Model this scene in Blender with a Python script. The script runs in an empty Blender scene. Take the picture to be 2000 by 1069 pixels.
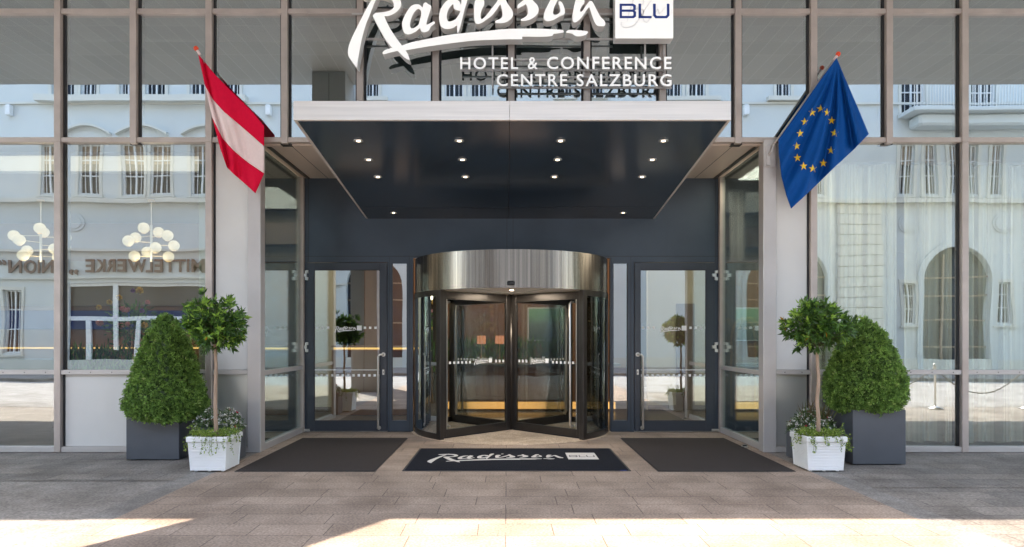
import bpy, math, random
import numpy as np
from mathutils import Vector, Matrix
R = math.radians
random.seed(7); rng = np.random.default_rng(11)
scene = bpy.context.scene
COL = scene.collection

# ---------------------------------------------------------------- camera, sky, sun, exposure
EYE = 1.6; F = 1333.0; VX, VY = 990.0, 660.0; D0 = 9.61      # facade plane is y = 0, the street is at y < 0
cam = bpy.data.cameras.new('camera'); camo = bpy.data.objects.new('camera', cam); COL.objects.link(camo)
camo.location = (0, -D0, EYE); camo.rotation_euler = (R(90), 0, 0)
cam.sensor_width = 36; cam.lens = F / 2000 * 36
cam.shift_x = (1000 - VX) / 2000; cam.shift_y = (VY - 534.5) / 2000
cam.clip_start = 0.05; cam.clip_end = 600
scene.camera = camo
SUN = Vector((-0.525 * math.cos(R(60)), -0.85 * math.cos(R(60)), math.sin(R(60)))).normalized()
w = bpy.data.worlds.new('World'); scene.world = w; w.use_nodes = True
nt = w.node_tree; bgn = nt.nodes['Background']
sky = nt.nodes.new('ShaderNodeTexSky'); sky.sky_type = 'NISHITA'; sky.sun_disc = False
sky.sun_elevation = R(60); sky.sun_rotation = math.atan2(SUN.x, SUN.y)
wb = nt.nodes.new('ShaderNodeMix'); wb.data_type = 'RGBA'; wb.blend_type = 'MULTIPLY'; wb.inputs[0].default_value = 1; wb.inputs[7].default_value = (1.05, 1, .91, 1)
nt.links.new(sky.outputs[0], wb.inputs[6]); nt.links.new(wb.outputs[2], bgn.inputs[0]); bgn.inputs[1].default_value = 0.15
sl = bpy.data.lights.new('sun', 'SUN'); sl.energy = 2.0; sl.angle = R(0.5); sl.color = (1, 0.87, 0.73)
so = bpy.data.objects.new('sun', sl); COL.objects.link(so); so.rotation_euler = SUN.to_track_quat('Z', 'Y').to_euler()
scene.view_settings.view_transform = 'Standard'; scene.view_settings.look = 'None'
scene.view_settings.exposure = 3.12; scene.view_settings.gamma = 1
scene.cycles.max_bounces = 14; scene.cycles.transparent_max_bounces = 24

def at(x, y, D):                      # a measured place of the photograph, D metres in front of the lens
    return Vector(((x - VX) * D / F, D - D0, EYE + (VY - y) * D / F))
def X(x, D): return (x - VX) * D / F
def Z(y, D): return EYE + (VY - y) * D / F

# ---------------------------------------------------------------- object helpers
ORG = {}
def tag(o, label=None, cat=None, group=None, kind=None):
    if label: o['label'] = label
    if cat: o['category'] = cat
    if group: o['group'] = group
    if kind: o['kind'] = kind
    return o
def thing(name, label, cat, loc=(0, 0, 0), group=None):
    o = bpy.data.objects.new(name, None); COL.objects.link(o); o.location = loc; o.empty_display_size = .2
    ORG[o.name] = Vector(loc); return tag(o, label, cat, group)
class MB:
    def __init__(s): s.v = []; s.f = []; s.m = []; s.c = None
    def add(s, vs, fs, m=0):
        b = len(s.v); s.v += [tuple(v) for v in vs]; s.f += [tuple(i + b for i in f) for f in fs]; s.m += [m] * len(fs); return s
    def box(s, x0, x1, y0, y1, z0, z1, m=0, ms=None):
        if x0 > x1: x0, x1 = x1, x0
        if y0 > y1: y0, y1 = y1, y0
        vs = [(x0,y0,z0),(x1,y0,z0),(x1,y1,z0),(x0,y1,z0),(x0,y0,z1),(x1,y0,z1),(x1,y1,z1),(x0,y1,z1)]
        fs = [(0,1,5,4),(1,2,6,5),(2,3,7,6),(3,0,4,7),(4,5,6,7),(3,2,1,0)]
        s.add(vs, fs, m)
        if ms: s.m[-6:] = ms
        return s
    def bbox(s, x0, x1, y0, y1, z0, z1, b=.006, m=0):      # box with chamfered edges
        if x0 > x1: x0, x1 = x1, x0
        if y0 > y1: y0, y1 = y1, y0
        b = min(b, (x1-x0)*.4, (y1-y0)*.4, (z1-z0)*.4)
        P = []
        for zz, o in ((z0, b), (z0 + b, 0), (z1 - b, 0), (z1, b)):
            xa, xb, ya, yb = x0 + o, x1 - o, y0 + o, y1 - o
            P += [(xa+b,ya,zz),(xb-b,ya,zz),(xb,ya+b,zz),(xb,yb-b,zz),(xb-b,yb,zz),(xa+b,yb,zz),(xa,yb-b,zz),(xa,ya+b,zz)]
        fs = [tuple(range(7, -1, -1)), tuple(range(24, 32))]
        for k in range(3):
            for i in range(8):
                j = (i + 1) % 8; fs.append((k*8+i, k*8+j, k*8+8+j, k*8+8+i))
        return s.add(P, fs, m)
    def tube(s, pts, r, n=8, m=0, r2=None):
        pts = [Vector(p) for p in pts]; K = len(pts); vs = []
        up = Vector((0, 0, 1)); d0 = (pts[1] - pts[0]).normalized()
        if abs(d0.z) > .9: up = Vector((0, 1, 0))
        for i, p in enumerate(pts):
            d = (pts[min(i+1, K-1)] - pts[max(i-1, 0)]).normalized()
            a = d.cross(up).normalized(); b = a.cross(d).normalized(); up = b
            rr = r if r2 is None else r + (r2 - r) * i / (K - 1)
            for k in range(n):
                t = 2 * math.pi * k / n; vs.append(p + a * rr * math.cos(t) + b * rr * math.sin(t))
        fs = []
        for i in range(K - 1):
            for k in range(n):
                l = (k + 1) % n; fs.append((i*n+k, i*n+l, i*n+n+l, i*n+n+k))
        fs.append(tuple(range(n-1, -1, -1))); fs.append(tuple((K-1)*n + k for k in range(n)))
        return s.add(vs, fs, m)
    def cyl(s, c, r, h, n=24, m=0, r2=None, ax='z'):
        r2 = r if r2 is None else r2; vs = []
        for rr, q in ((r, 0), (r2, h)):
            for k in range(n):
                t = 2 * math.pi * k / n; a, b = rr * math.cos(t), rr * math.sin(t)
                vs.append({'z': (c[0]+a, c[1]+b, c[2]+q), 'y': (c[0]+a, c[1]+q, c[2]+b), 'x': (c[0]+q, c[1]+a, c[2]+b)}[ax])
        fs = [(k, (k+1)%n, n+(k+1)%n, n+k) for k in range(n)] + [tuple(range(n-1,-1,-1)), tuple(range(n, 2*n))]
        return s.add(vs, fs, m)
    def lathe(s, c, prof, n=24, m=0):
        vs = []; K = len(prof)
        for r, z in prof:
            for k in range(n):
                t = 2 * math.pi * k / n; vs.append((c[0] + r*math.cos(t), c[1] + r*math.sin(t), c[2] + z))
        fs = [(i*n+k, i*n+(k+1)%n, i*n+n+(k+1)%n, i*n+n+k) for i in range(K-1) for k in range(n)]
        return s.add(vs, fs, m)
    def ball(s, c, r, n=16, m=0, sz=1):
        pr = [(max(r*math.sin(math.pi*i/(n//2)), 1e-4), -r*sz*math.cos(math.pi*i/(n//2))) for i in range(n//2+1)]
        return s.lathe(c, pr, n, m)
    def arc(s, c, r0, r1, a0, a1, z0, z1, n=24, m=0, ms=None):   # curved wall, angle from -Y towards +X in degrees
        vs = []; cl = abs(a1 - a0) >= 359.9
        for i in range(n + 1):
            t = R(a0 + (a1 - a0) * i / n); dx, dy = math.sin(t), -math.cos(t)
            for rr, zz in ((r0, z0), (r1, z0), (r1, z1), (r0, z1)): vs.append((c[0]+dx*rr, c[1]+dy*rr, zz))
        for i in range(n):
            a = i * 4; b = a + 4
            for q in range(4):
                q2 = (q + 1) % 4
                s.add([vs[a+q], vs[b+q], vs[b+q2], vs[a+q2]], [(0, 1, 2, 3)], (ms[q] if ms else m))
        if not cl:
            s.add(vs[:4], [(0, 1, 2, 3)], m); s.add(vs[-4:], [(3, 2, 1, 0)], m)
        return s
    def rot(s, ang, c):                # turn all points about the vertical through c
        ca, sa = math.cos(ang), math.sin(ang)
        s.v = [(c[0] + (x-c[0])*ca - (y-c[1])*sa, c[1] + (x-c[0])*sa + (y-c[1])*ca, z) for x, y, z in s.v]; return s
def part(name, mb, mat, parent=None, smooth=False, label=None):
    me = bpy.data.meshes.new(name); org = ORG[parent.name] if parent else Vector((0, 0, 0))
    me.from_pydata([(v[0]-org.x, v[1]-org.y, v[2]-org.z) for v in mb.v], [], mb.f)
    for mm in (mat if isinstance(mat, (list, tuple)) else [mat]): me.materials.append(mm)
    me.polygons.foreach_set('material_index', mb.m)
    if smooth: me.polygons.foreach_set('use_smooth', [True] * len(me.polygons))
    if mb.c is not None:
        at_ = me.attributes.new('tint', 'FLOAT', 'FACE'); at_.data.foreach_set('value', mb.c)
    me.update()
    o = bpy.data.objects.new(name, me); COL.objects.link(o)
    if parent: o.parent = parent; ORG[o.name] = org
    else: ORG[o.name] = Vector((0, 0, 0))
    if label: o['label'] = label
    return o
def autosmooth(o, ang=35):
    me = o.data; me.polygons.foreach_set('use_smooth', [True] * len(me.polygons)); me.set_sharp_from_angle(angle=R(ang))
def copy_tree(o, parent=None):
    c = o.copy(); COL.objects.link(c)
    if parent: c.parent = parent
    ORG[c.name] = ORG[o.name]
    for ch in list(o.children): copy_tree(ch, c)
    return c

# ---------------------------------------------------------------- outline helpers (letters, walls with openings)
def smooth_loop(P, k=4):
    P = [Vector((p[0], p[1])) for p in P]; n = len(P); out = []
    for i in range(n):
        a, b, c, d = P[i-1], P[i], P[(i+1)%n], P[(i+2)%n]
        for j in range(k):
            t = j / k
            out.append(.5 * ((2*b) + (c-a)*t + (2*a-5*b+4*c-d)*t*t + (3*b-a-3*c+d)*t**3))
    return [(p.x, p.y) for p in out]
def curve_mesh_data(cv):
    ob = bpy.data.objects.new('tmp', cv); me = bpy.data.meshes.new_from_object(ob)
    vs = [tuple(v.co) for v in me.vertices]; fs = [tuple(p.vertices) for p in me.polygons]
    bpy.data.objects.remove(ob); bpy.data.meshes.remove(me); bpy.data.curves.remove(cv); return vs, fs
def plate(loops, thick, bevel=0, fat=0):     # filled outline with holes -> verts, faces in local xy, thickness in z about 0
    cv = bpy.data.curves.new('c', 'CURVE'); cv.dimensions = '2D'; cv.fill_mode = 'BOTH'
    cv.extrude = thick / 2 - bevel; cv.bevel_depth = bevel; cv.bevel_resolution = 1; cv.offset = fat - bevel
    for L in loops:
        sp = cv.splines.new('POLY'); sp.points.add(len(L) - 1)
        for q, p in zip(sp.points, L): q.co = (p[0], p[1], 0, 1)
        sp.use_cyclic_u = True
    return curve_mesh_data(cv)
def text(body, thick, spacing=1.0, shear=0, fat=0):
    cv = bpy.data.curves.new('t', 'FONT'); cv.body = body; cv.extrude = thick / 2; cv.space_character = spacing
    cv.shear = shear; cv.offset = fat; cv.resolution_u = 3
    return curve_mesh_data(cv)
def fit(vs, x0, x1, y0, y1):
    xs = [v[0] for v in vs]; ys = [v[1] for v in vs]; a, b, c, d = min(xs), max(xs), min(ys), max(ys)
    return [(x0 + (v[0]-a)/(b-a)*(x1-x0), y0 + (v[1]-c)/(d-c)*(y1-y0), v[2]) for v in vs]
def place(mb, vf, org, ux, uy, m=0):  # local (x, y, z) -> org + ux*x + uy*y + n*z
    org, ux, uy = Vector(org), Vector(ux), Vector(uy); n = ux.normalized().cross(uy.normalized())
    mb.add([org + ux*v[0] + uy*v[1] + n*v[2] for v in vf[0]], vf[1], m); return mb
def rect(x0, x1, y0, y1): return [(x0,y0),(x1,y0),(x1,y1),(x0,y1)]

# ---------------------------------------------------------------- materials
def mat(name, col, rough=.5, metal=0, var=.08, scale=8, bump=0, bscale=60, spec=.5, stretch=(1,1,1), col2=None, dark=0, coat=0):
    m = bpy.data.materials.new(name); m.use_nodes = True; t = m.node_tree; N = t.nodes; L = t.links; p = N['Principled BSDF']
    tc = N.new('ShaderNodeTexCoord'); mp = N.new('ShaderNodeMapping'); mp.inputs['Scale'].default_value = stretch
    L.new(tc.outputs['Object'], mp.inputs[0])
    nz = N.new('ShaderNodeTexNoise'); nz.inputs['Scale'].default_value = scale; nz.inputs['Detail'].default_value = 5; L.new(mp.outputs[0], nz.inputs[0])
    rp = N.new('ShaderNodeValToRGB'); rp.color_ramp.elements[0].position = .3; rp.color_ramp.elements[1].position = .7
    c2 = col2 or tuple(min(1, c*(1+var)) for c in col); c1 = tuple(c*(1-var) for c in col) if not col2 else col
    rp.color_ramp.elements[0].color = (*c1, 1); rp.color_ramp.elements[1].color = (*c2, 1)
    L.new(nz.outputs[0], rp.inputs[0]); L.new(rp.outputs[0], p.inputs['Base Color'])
    p.inputs['Roughness'].default_value = rough; p.inputs['Metallic'].default_value = metal; p.inputs['Specular IOR Level'].default_value = spec
    if coat: p.inputs['Coat Weight'].default_value = coat; p.inputs['Coat Roughness'].default_value = .15
    if bump:
        n2 = N.new('ShaderNodeTexNoise'); n2.inputs['Scale'].default_value = bscale; n2.inputs['Detail'].default_value = 4; L.new(mp.outputs[0], n2.inputs[0])
        bp = N.new('ShaderNodeBump'); bp.inputs['Strength'].default_value = bump; bp.inputs['Distance'].default_value = .01
        L.new(n2.outputs[0], bp.inputs['Height']); L.new(bp.outputs[0], p.inputs['Normal'])
    return m
def emit(name, col, s):
    m = bpy.data.materials.new(name); m.use_nodes = True; p = m.node_tree.nodes['Principled BSDF']
    p.inputs['Base Color'].default_value = (*[c*.35 for c in col], 1); p.inputs['Emission Color'].default_value = (*col, 1); p.inputs['Emission Strength'].default_value = s; return m
def glass(name, refl=.4, tint=(.82,.9,.88), wav=.0, wscale=1.2, rough=0, rt=(.88,.96,1), rmax=.9):
    m = bpy.data.materials.new(name); m.use_nodes = True; t = m.node_tree; N = t.nodes; L = t.links; N.clear()
    o = N.new('ShaderNodeOutputMaterial'); mx = N.new('ShaderNodeMixShader'); tr = N.new('ShaderNodeBsdfTransparent'); gl = N.new('ShaderNodeBsdfGlossy')
    tr.inputs[0].default_value = (*tint, 1); gl.inputs[0].default_value = (*rt, 1); gl.inputs['Roughness'].default_value = rough
    lw = N.new('ShaderNodeLayerWeight'); lw.inputs[0].default_value = .25
    mr = N.new('ShaderNodeMapRange'); mr.inputs[3].default_value = refl; mr.inputs[4].default_value = rmax
    L.new(lw.outputs['Fresnel'], mr.inputs[0]); L.new(mr.outputs[0], mx.inputs[0]); L.new(tr.outputs[0], mx.inputs[1]); L.new(gl.outputs[0], mx.inputs[2]); L.new(mx.outputs[0], o.inputs[0])
    mr.inputs[1].default_value = .05
    if wav:
        tc = N.new('ShaderNodeTexCoord'); mp = N.new('ShaderNodeMapping'); mp.inputs['Scale'].default_value = (1, 1, .55); L.new(tc.outputs['Object'], mp.inputs[0])
        nz = N.new('ShaderNodeTexNoise'); nz.inputs['Scale'].default_value = wscale; nz.inputs['Detail'].default_value = 1; L.new(mp.outputs[0], nz.inputs[0])
        bp = N.new('ShaderNodeBump'); bp.inputs['Strength'].default_value = 1; bp.inputs['Distance'].default_value = wav; L.new(nz.outputs[0], bp.inputs['Height']); L.new(bp.outputs[0], gl.inputs['Normal'])
    return m
M = {}
M['frame'] = mat('warm_grey_aluminium', (.47,.405,.37), .42, .35, .10, 4, .03, 90)
M['frame2'] = mat('pale_grey_aluminium', (.50,.47,.455), .4, .3, .05, 3)
M['gasket'] = mat('black_gasket', (.02,.02,.022), .6)
M['panel'] = mat('pale_enamel_panel', (.63,.62,.60), .28, 0, .05, 1.2)
M['panel2'] = mat('satin_grey_panel', (.55,.55,.53), .3, .55, .05, 1.2)
M['glass'] = glass('facade_glass', .40, (.80,.9,.88), .0022, 1.1, 0, (.92,.97,.98))
M['glass_up'] = glass('upper_glass', .56, (.62,.72,.68), .0016, .9)
M['glass_door'] = glass('door_glass', .42, (.86,.93,.9), .0012, 1.5)
M['glass_dark'] = glass('revolving_glass', .14, (.80,.80,.76), .001, 2)
M['glass_rev'] = glass('reveal_glass', .10, (.88,.93,.9), .0012, 1.2, 0, (.92,.97,.98), .42)
M['clear'] = glass('pane_rear_face', .0, (.97,.98,.98))
M['dark'] = mat('anthracite_coat', (.058,.074,.098), .32, .3, .16, 1.3, .02, 120)
M['door'] = mat('slate_door_paint', (.052,.060,.076), .3, .25, .05, 3)
M['bronze'] = mat('dark_bronze_metal', (.058,.052,.048), .3, .6, .08, 4)
M['soffit'] = mat('canopy_soffit_paint', (.032,.054,.084), .20, .2, .25, .7, .02, 1.2, coat=.4)
M['fascia'] = mat('brushed_fascia_steel', (.72,.68,.64), .36, .4, .08, 3, stretch=(.3,1,10))
M['beige'] = mat('beige_ceiling_metal', (.68,.57,.49), .34, .2, .04, 1)
M['steel'] = mat('brushed_steel', (.72,.70,.67), .34, .9, .06, 20, stretch=(1,1,.1))
M['white'] = mat('sign_enamel_added_glow', (.92,.91,.89), .35, 0, .02, 2)
M['whiteside'] = mat('sign_return_paint', (.78,.76,.74), .4, 0, .03, 3); M['whiteback'] = mat('sign_back_sheet', (.10,.105,.11), .5, .3, .05, 3)
_p = M['white'].node_tree.nodes['Principled BSDF']; _p.inputs['Emission Color'].default_value = (1, 1, 1, 1); _p.inputs['Emission Strength'].default_value = .045   # emission added to brighten the white sign fronts
M['blue'] = mat('blue_letter', (.012,.045,.26), .4)
M['greyink'] = mat('pale_grey_print', (.88,.88,.88), .4)
M['whitefilm'] = mat('white_window_film', (.92,.93,.93), .5)
M['planter'] = mat('slate_planter', (.075,.083,.098), .38, .1, .06, 3, .03, 140)
M['soil'] = mat('potting_soil', (.04,.028,.02), .95, 0, .3, 30, .6, 60)
M['bark'] = mat('smooth_grey_bark', (.34,.24,.17), .8, 0, .2, 25, .5, 50, stretch=(1,1,.2))
M['plastic'] = mat('white_planter_plastic', (.77,.77,.77), .38, 0, .03, 3)
M['brass'] = mat('brass', (.78,.56,.28), .38, .6)
M['black'] = mat('black_plastic', (.012,.012,.013), .3)
M['red'] = mat('red_flag_cloth', (.66,.006,.045), .75, 0, .04, 30, .05, 400, .1)
M['flagwhite'] = mat('white_flag_cloth', (.80,.66,.66), .75, 0, .03, 30, 0, 60, .1)
M['flagblue'] = mat('blue_flag_cloth', (.003,.070,.30), .6, 0, .05, 30, 0, 60, .12)
M['yellow'] = mat('yellow_star', (.88,.60,.03), .6)
M['orange'] = mat('orange_finial', (.75,.07,.02), .35)
# ---------------------------------------------------------------- the street, the paving and the sunlit part of it
def ground_mat(name, kind):
    m = bpy.data.materials.new(name); m.use_nodes = True; t = m.node_tree; N = t.nodes; L = t.links; p = N['Principled BSDF']
    tc = N.new('ShaderNodeTexCoord')
    def noise(s, d=5, st=(1,1,1), dist=0):
        mp = N.new('ShaderNodeMapping'); mp.inputs['Scale'].default_value = st; L.new(tc.outputs['Object'], mp.inputs[0])
        n = N.new('ShaderNodeTexNoise'); n.inputs['Scale'].default_value = s; n.inputs['Detail'].default_value = d; n.inputs['Distortion'].default_value = dist; L.new(mp.outputs[0], n.inputs[0]); return n
    def ramp(src, a, b, ca, cb):
        r = N.new('ShaderNodeValToRGB'); r.color_ramp.elements[0].position = a; r.color_ramp.elements[1].position = b
        r.color_ramp.elements[0].color = (*ca, 1); r.color_ramp.elements[1].color = (*cb, 1); L.new(src, r.inputs[0]); return r
    def mul(a, b, f=1, mode='MULTIPLY'):
        x = N.new('ShaderNodeMix'); x.data_type = 'RGBA'; x.blend_type = mode; x.inputs[0].default_value = f
        L.new(a, x.inputs[6]); L.new(b, x.inputs[7]); return x.outputs[2]
    fine = ramp(noise(48, 8).outputs[0], .32, .68, (.56,.55,.54), (1.42,1.41,1.38))
    mid = ramp(noise(2.2, 6).outputs[0], .3, .75, (.74,.73,.72), (1.16,1.16,1.16))
    hb = N.new('ShaderNodeBump'); hb.inputs['Strength'].default_value = .35; hb.inputs['Distance'].default_value = .004; L.new(noise(230, 3).outputs[0], hb.inputs['Height'])
    if kind in ('brown', 'grey'):
        wp = noise(1.1, 3); add = N.new('ShaderNodeVectorMath'); add.operation = 'MULTIPLY_ADD'; add.inputs[1].default_value = (.02,.02,0)
        L.new(wp.outputs['Color'], add.inputs[0]); L.new(tc.outputs['Object'], add.inputs[2])
        b = N.new('ShaderNodeTexBrick'); L.new(add.outputs[0], b.inputs[0]); b.inputs['Scale'].default_value = 1
        if kind == 'brown':
            b.inputs['Brick Width'].default_value = .78; b.inputs['Row Height'].default_value = .34; b.offset = .37; b.offset_frequency = 3; b.squash = .8; b.squash_frequency = 2
            b.inputs['Color1'].default_value = (.375,.295,.238,1); b.inputs['Color2'].default_value = (.31,.245,.198,1)
        else:
            b.inputs['Brick Width'].default_value = .62; b.inputs['Row Height'].default_value = .31; b.offset = .43; b.offset_frequency = 2
            b.inputs['Color1'].default_value = (.27,.245,.222,1); b.inputs['Color2'].default_value = (.19,.178,.168,1)
        b.inputs['Mortar'].default_value = (.13,.10,.085,1) if kind == 'brown' else (.075,.07,.065,1); b.inputs['Mortar Size'].default_value = .0048; b.inputs['Mortar Smooth'].default_value = .4; b.inputs['Bias'].default_value = -.1
        col = b.outputs[0]
        b2 = N.new('ShaderNodeBump'); b2.inputs['Strength'].default_value = .6; b2.inputs['Distance'].default_value = .004; b2.invert = True
        L.new(b.outputs['Fac'], b2.inputs['Height']); L.new(hb.outputs[0], b2.inputs['Normal']); nrm = b2
    else:
        base = {'asphalt': ((.25,.23,.21), (.305,.283,.262)), 'strip': ((.21,.20,.19), (.30,.285,.27)), 'road': ((.26,.26,.26), (.33,.33,.33)), 'stone': ((.46,.37,.28), (.56,.46,.36))}[kind]
        col = ramp(noise(7, 6).outputs[0], .3, .7, *base).outputs[0]; nrm = hb
    c = mul(mul(col, mid.outputs[0]), fine.outputs[0], .8)
    st = ramp(noise(.9, 7, (1, 1, 1), .6).outputs[0], .48, .66, (1,1,1), (.66,.64,.63)); c = mul(c, st.outputs[0], .7)
    vo = N.new('ShaderNodeTexVoronoi'); vo.inputs['Scale'].default_value = 2.3; L.new(tc.outputs['Object'], vo.inputs[0])   # trodden gum spots
    gm = ramp(vo.outputs['Distance'], .028, .045, (.62,.60,.58), (1,1,1)); c = mul(c, gm.outputs[0], .55)
    L.new(c, p.inputs['Base Color']); L.new(nrm.outputs[0], p.inputs['Normal']); p.inputs['Roughness'].default_value = .78
    return m
G = {k: ground_mat('ground_' + k, k) for k in ('brown', 'grey', 'asphalt', 'strip', 'road', 'stone')}
XL, XR = -3.47, 3.63
def sheet(name, x0, x1, y0, y1, z, m, label=None, kind='structure', nx=1, ny=1):
    mb = MB(); mb.add([(x0,y0,z),(x1,y0,z),(x1,y1,z),(x0,y1,z)], [(0,1,2,3)]); o = part(name, mb, m); tag(o, label, None, None, kind); return o
sheet('ground', -250, 250, -250, 120, -.012, G['asphalt'])
sheet('road', -120, 120, -15.4, -6.3, -.006, G['road'])
sheet('pavement', -120, 120, -22.9, -15.4, .02, G['strip'])
o = sheet('paving', XL, XR, -9.2, 2.0, 0, G['brown'])
sheet('paving', -16, -3.74, -1.95, .2, -.004, G['grey'])
sheet('paving', 3.90, 16, -2.3, .2, -.004, G['grey'])
sheet('paving', 3.90, 9, -5.2, -2.3, -.008, G['grey'])
sheet('paving', -3.74, XL, -9.2, .1, -.002, G['strip'])
sheet('paving', XR, 3.90, -9.2, .1, -.002, G['strip'])
mb = MB()
for x0, x1 in ((-60, 60),): mb.bbox(x0, x1, -15.5, -15.35, -.01, .11)
tag(part('kerb', mb, G['strip']), None, None, None, 'structure')

# ---------------------------------------------------------------- hotel building: overhang, columns, rooms
def soffit_mat():
    m = mat('soffit_panels', (.37,.37,.355), .45, .1, .05, .7); t = m.node_tree; N = t.nodes; L = t.links; p = N['Principled BSDF']
    tc = N.new('ShaderNodeTexCoord'); b = N.new('ShaderNodeTexBrick'); L.new(tc.outputs['Object'], b.inputs[0]); b.offset = 0; b.squash = 1
    b.inputs['Scale'].default_value = 1; b.inputs['Brick Width'].default_value = .33; b.inputs['Row Height'].default_value = 1.42; b.inputs['Mortar Size'].default_value = .009
    b.inputs['Color1'].default_value = (.345,.345,.33,1); b.inputs['Color2'].default_value = (.385,.385,.37,1); b.inputs['Mortar'].default_value = (.46,.46,.45,1)
    L.new(b.outputs[0], p.inputs['Base Color']); return m
M['soff'] = soffit_mat()
M['render_grey'] = mat('grey_render', (.34,.34,.33), .8, 0, .06, 1.5, .1, 60)
M['upperwall'] = mat('hotel_wall', (.42,.41,.39), .7, 0, .05, .6)
hb = thing('hotel_building', 'grey upper hotel storeys overhanging the glazed ground floor', 'building')
part('upper_storeys', MB().box(-34, 34, -7.49, 14, 7.99, 21), M['upperwall'], hb)
part('overhang_soffit', MB().box(-34, 34, -7.485, .1, 7.94, 7.985), M['soff'], hb)
M['roomwall'] = mat('dark_room_wall', (.10,.065,.045), .7, 0, .15, 2)
M['roomceil'] = mat('room_ceiling', (.36,.34,.31), .7, 0, .05, 1)
M['roomfloor'] = mat('dark_room_floor', (.07,.06,.055), .3, 0, .2, 2)
M['upback'] = mat('upper_room_wall', (.16,.19,.16), .8, 0, .3, .35)
M['cream'] = mat('cream_wall', (.42,.375,.27), .7, 0, .06, 1)
part('floor_slab', MB().box(-20, 20, .08, 13.9, 4.36, 4.40), M['roomceil'], hb)
part('upper_room_wall', MB().box(-20, 20, 5, 5.2, 4.41, 7.93), M['upback'], hb)
part('back_wall', MB().box(-20, 20, 12.5, 12.8, 0, 4.35), M['roomwall'], hb)
for x in (-20, 20): part('end_wall', MB().box(x - .15, x + .15, .02, 13.9, 0, 7.93), M['roomwall'], hb)
tag(sheet('lobby_floor', -19.8, 19.8, 2.03, 12.4, .006, M['roomfloor']))
tag(sheet('lobby_floor', -19.8, XL - .06, .1, 2.03, .004, M['roomfloor'])); tag(sheet('lobby_floor', XR + .06, 19.8, .1, 2.03, .004, M['roomfloor']))
for i, x in enumerate((-24, -14.6, -4.24, 15.6, 24)):
    c = thing('column', ('tall grey square column under the overhang, the one mirrored above the left end of the canopy' if i == 2 else 'tall grey square column under the overhang, %s' % ('farthest left', 'second from the left', '', 'second from the right', 'farthest right')[i]), 'column', (x, -7.0, 0), 'columns under the overhang')
    part('shaft', MB().bbox(x-.40, x+.40, -7.45, -6.62, 0, 7.935, .01), M['render_grey'], c)
    part('pier', MB().bbox(x-.398, x+.398, -8.14, -7.496, 0, 20.9, .01), M['render_grey'], c)
    part('joint', MB().box(x-.006, x+.006, -6.622, -6.617, 0, 7.9), M['gasket'], c)

fac = thing('glass_facade', 'glazed hotel front of pale metal mullions and tall reflecting panes', 'facade', (0, 0, 0))
MX = lambda k: -6.28 + 1.057 * k
Zt0, Zt1, Zm0, Zm1, Zl0, Zl1 = 6.135, 6.205, 4.335, 4.405, 1.085, 1.15
GM = [M['glass'], M['clear']]; GU = [M['glass_up'], M['clear']]
def pane(x0, x1, z0, z1, mats, parent, y=0, name='window_pane'):
    return part(name, MB().box(x0, x1, y, y + .012, z0, z1, ms=[0, 1, 1, 1, 1, 1]), mats, parent)
def mull(x, z0, z1, wd=.09, name='mullion', sides=True):
    mb = MB().bbox(x - wd/2, x + wd/2, -.085, -.005, z0, z1, .004, 0)
    mb.box(x - wd/2 - .028, x + wd/2 + .028, -.02, .10, z0, z1, 1)
    return part(name, mb, [M['frame'], M['gasket']], fac)
KS = list(range(-9, 21))
for k in KS: mull(MX(k), Zm0 + (.0 if k in (0, 2, 10, 12) else -.02), 7.93)
for k in (-8, -6, -4, -2, 0, 2, 10, 12, 14, 16, 18, 20): mull(MX(k), 0, Zm0 - .004 if k not in (0, 2, 10, 12) else Zm0 - .002)
for k0, k1 in zip(KS[:-1], KS[1:]):
    a, b = MX(k0) + .046, MX(k1) - .046
    for z0, z1 in ((Zt0, Zt1), (Zm0, Zm1)):
        part('transom', MB().bbox(a, b, -.07, .03, z0, z1, .004), M['frame'], fac)
    pane(a, b, Zm1, Zt0, GU, fac, name='upper_pane'); pane(a, b, Zt1, 7.93, GU, fac, name='upper_pane')
SC = M['steel']
def lowrail(a, b, screws=True):
    part('base_rail', MB().bbox(a, b, -.07, .03, .0, .075, .004), M['frame2'], fac)
    r = part('sill_rail', MB().bbox(a, b, -.07, .03, Zl0, Zl1, .004), M['frame2'], fac)
    if screws:
        mb = MB(); n = max(2, int((b - a) / .27))
        for i in range(n): mb.cyl((a + .12 + i * (b-a-.24)/(n-1), -.072, (Zl0+Zl1)/2), .007, -.004, 8, 0, None, 'y')
        part('screws', mb, M['bronze'], r)
bays = [(MX(k)+.046, MX(k+2)-.046, k) for k in (-8, -6, -4, -2, 0, 10, 12, 14, 16, 18)]
for a, b, k in bays:
    pane(a, b, Zl1, Zm0 - .001, GM, fac); lowrail(a, b)
    if k == 0: part('lower_panel', MB().bbox(a, b, -.012, .01, .076, Zl0-.001, .004), M['panel'], fac)
    else: pane(a, b, .075, Zl0, GM, fac, name='lower_pane')
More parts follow.
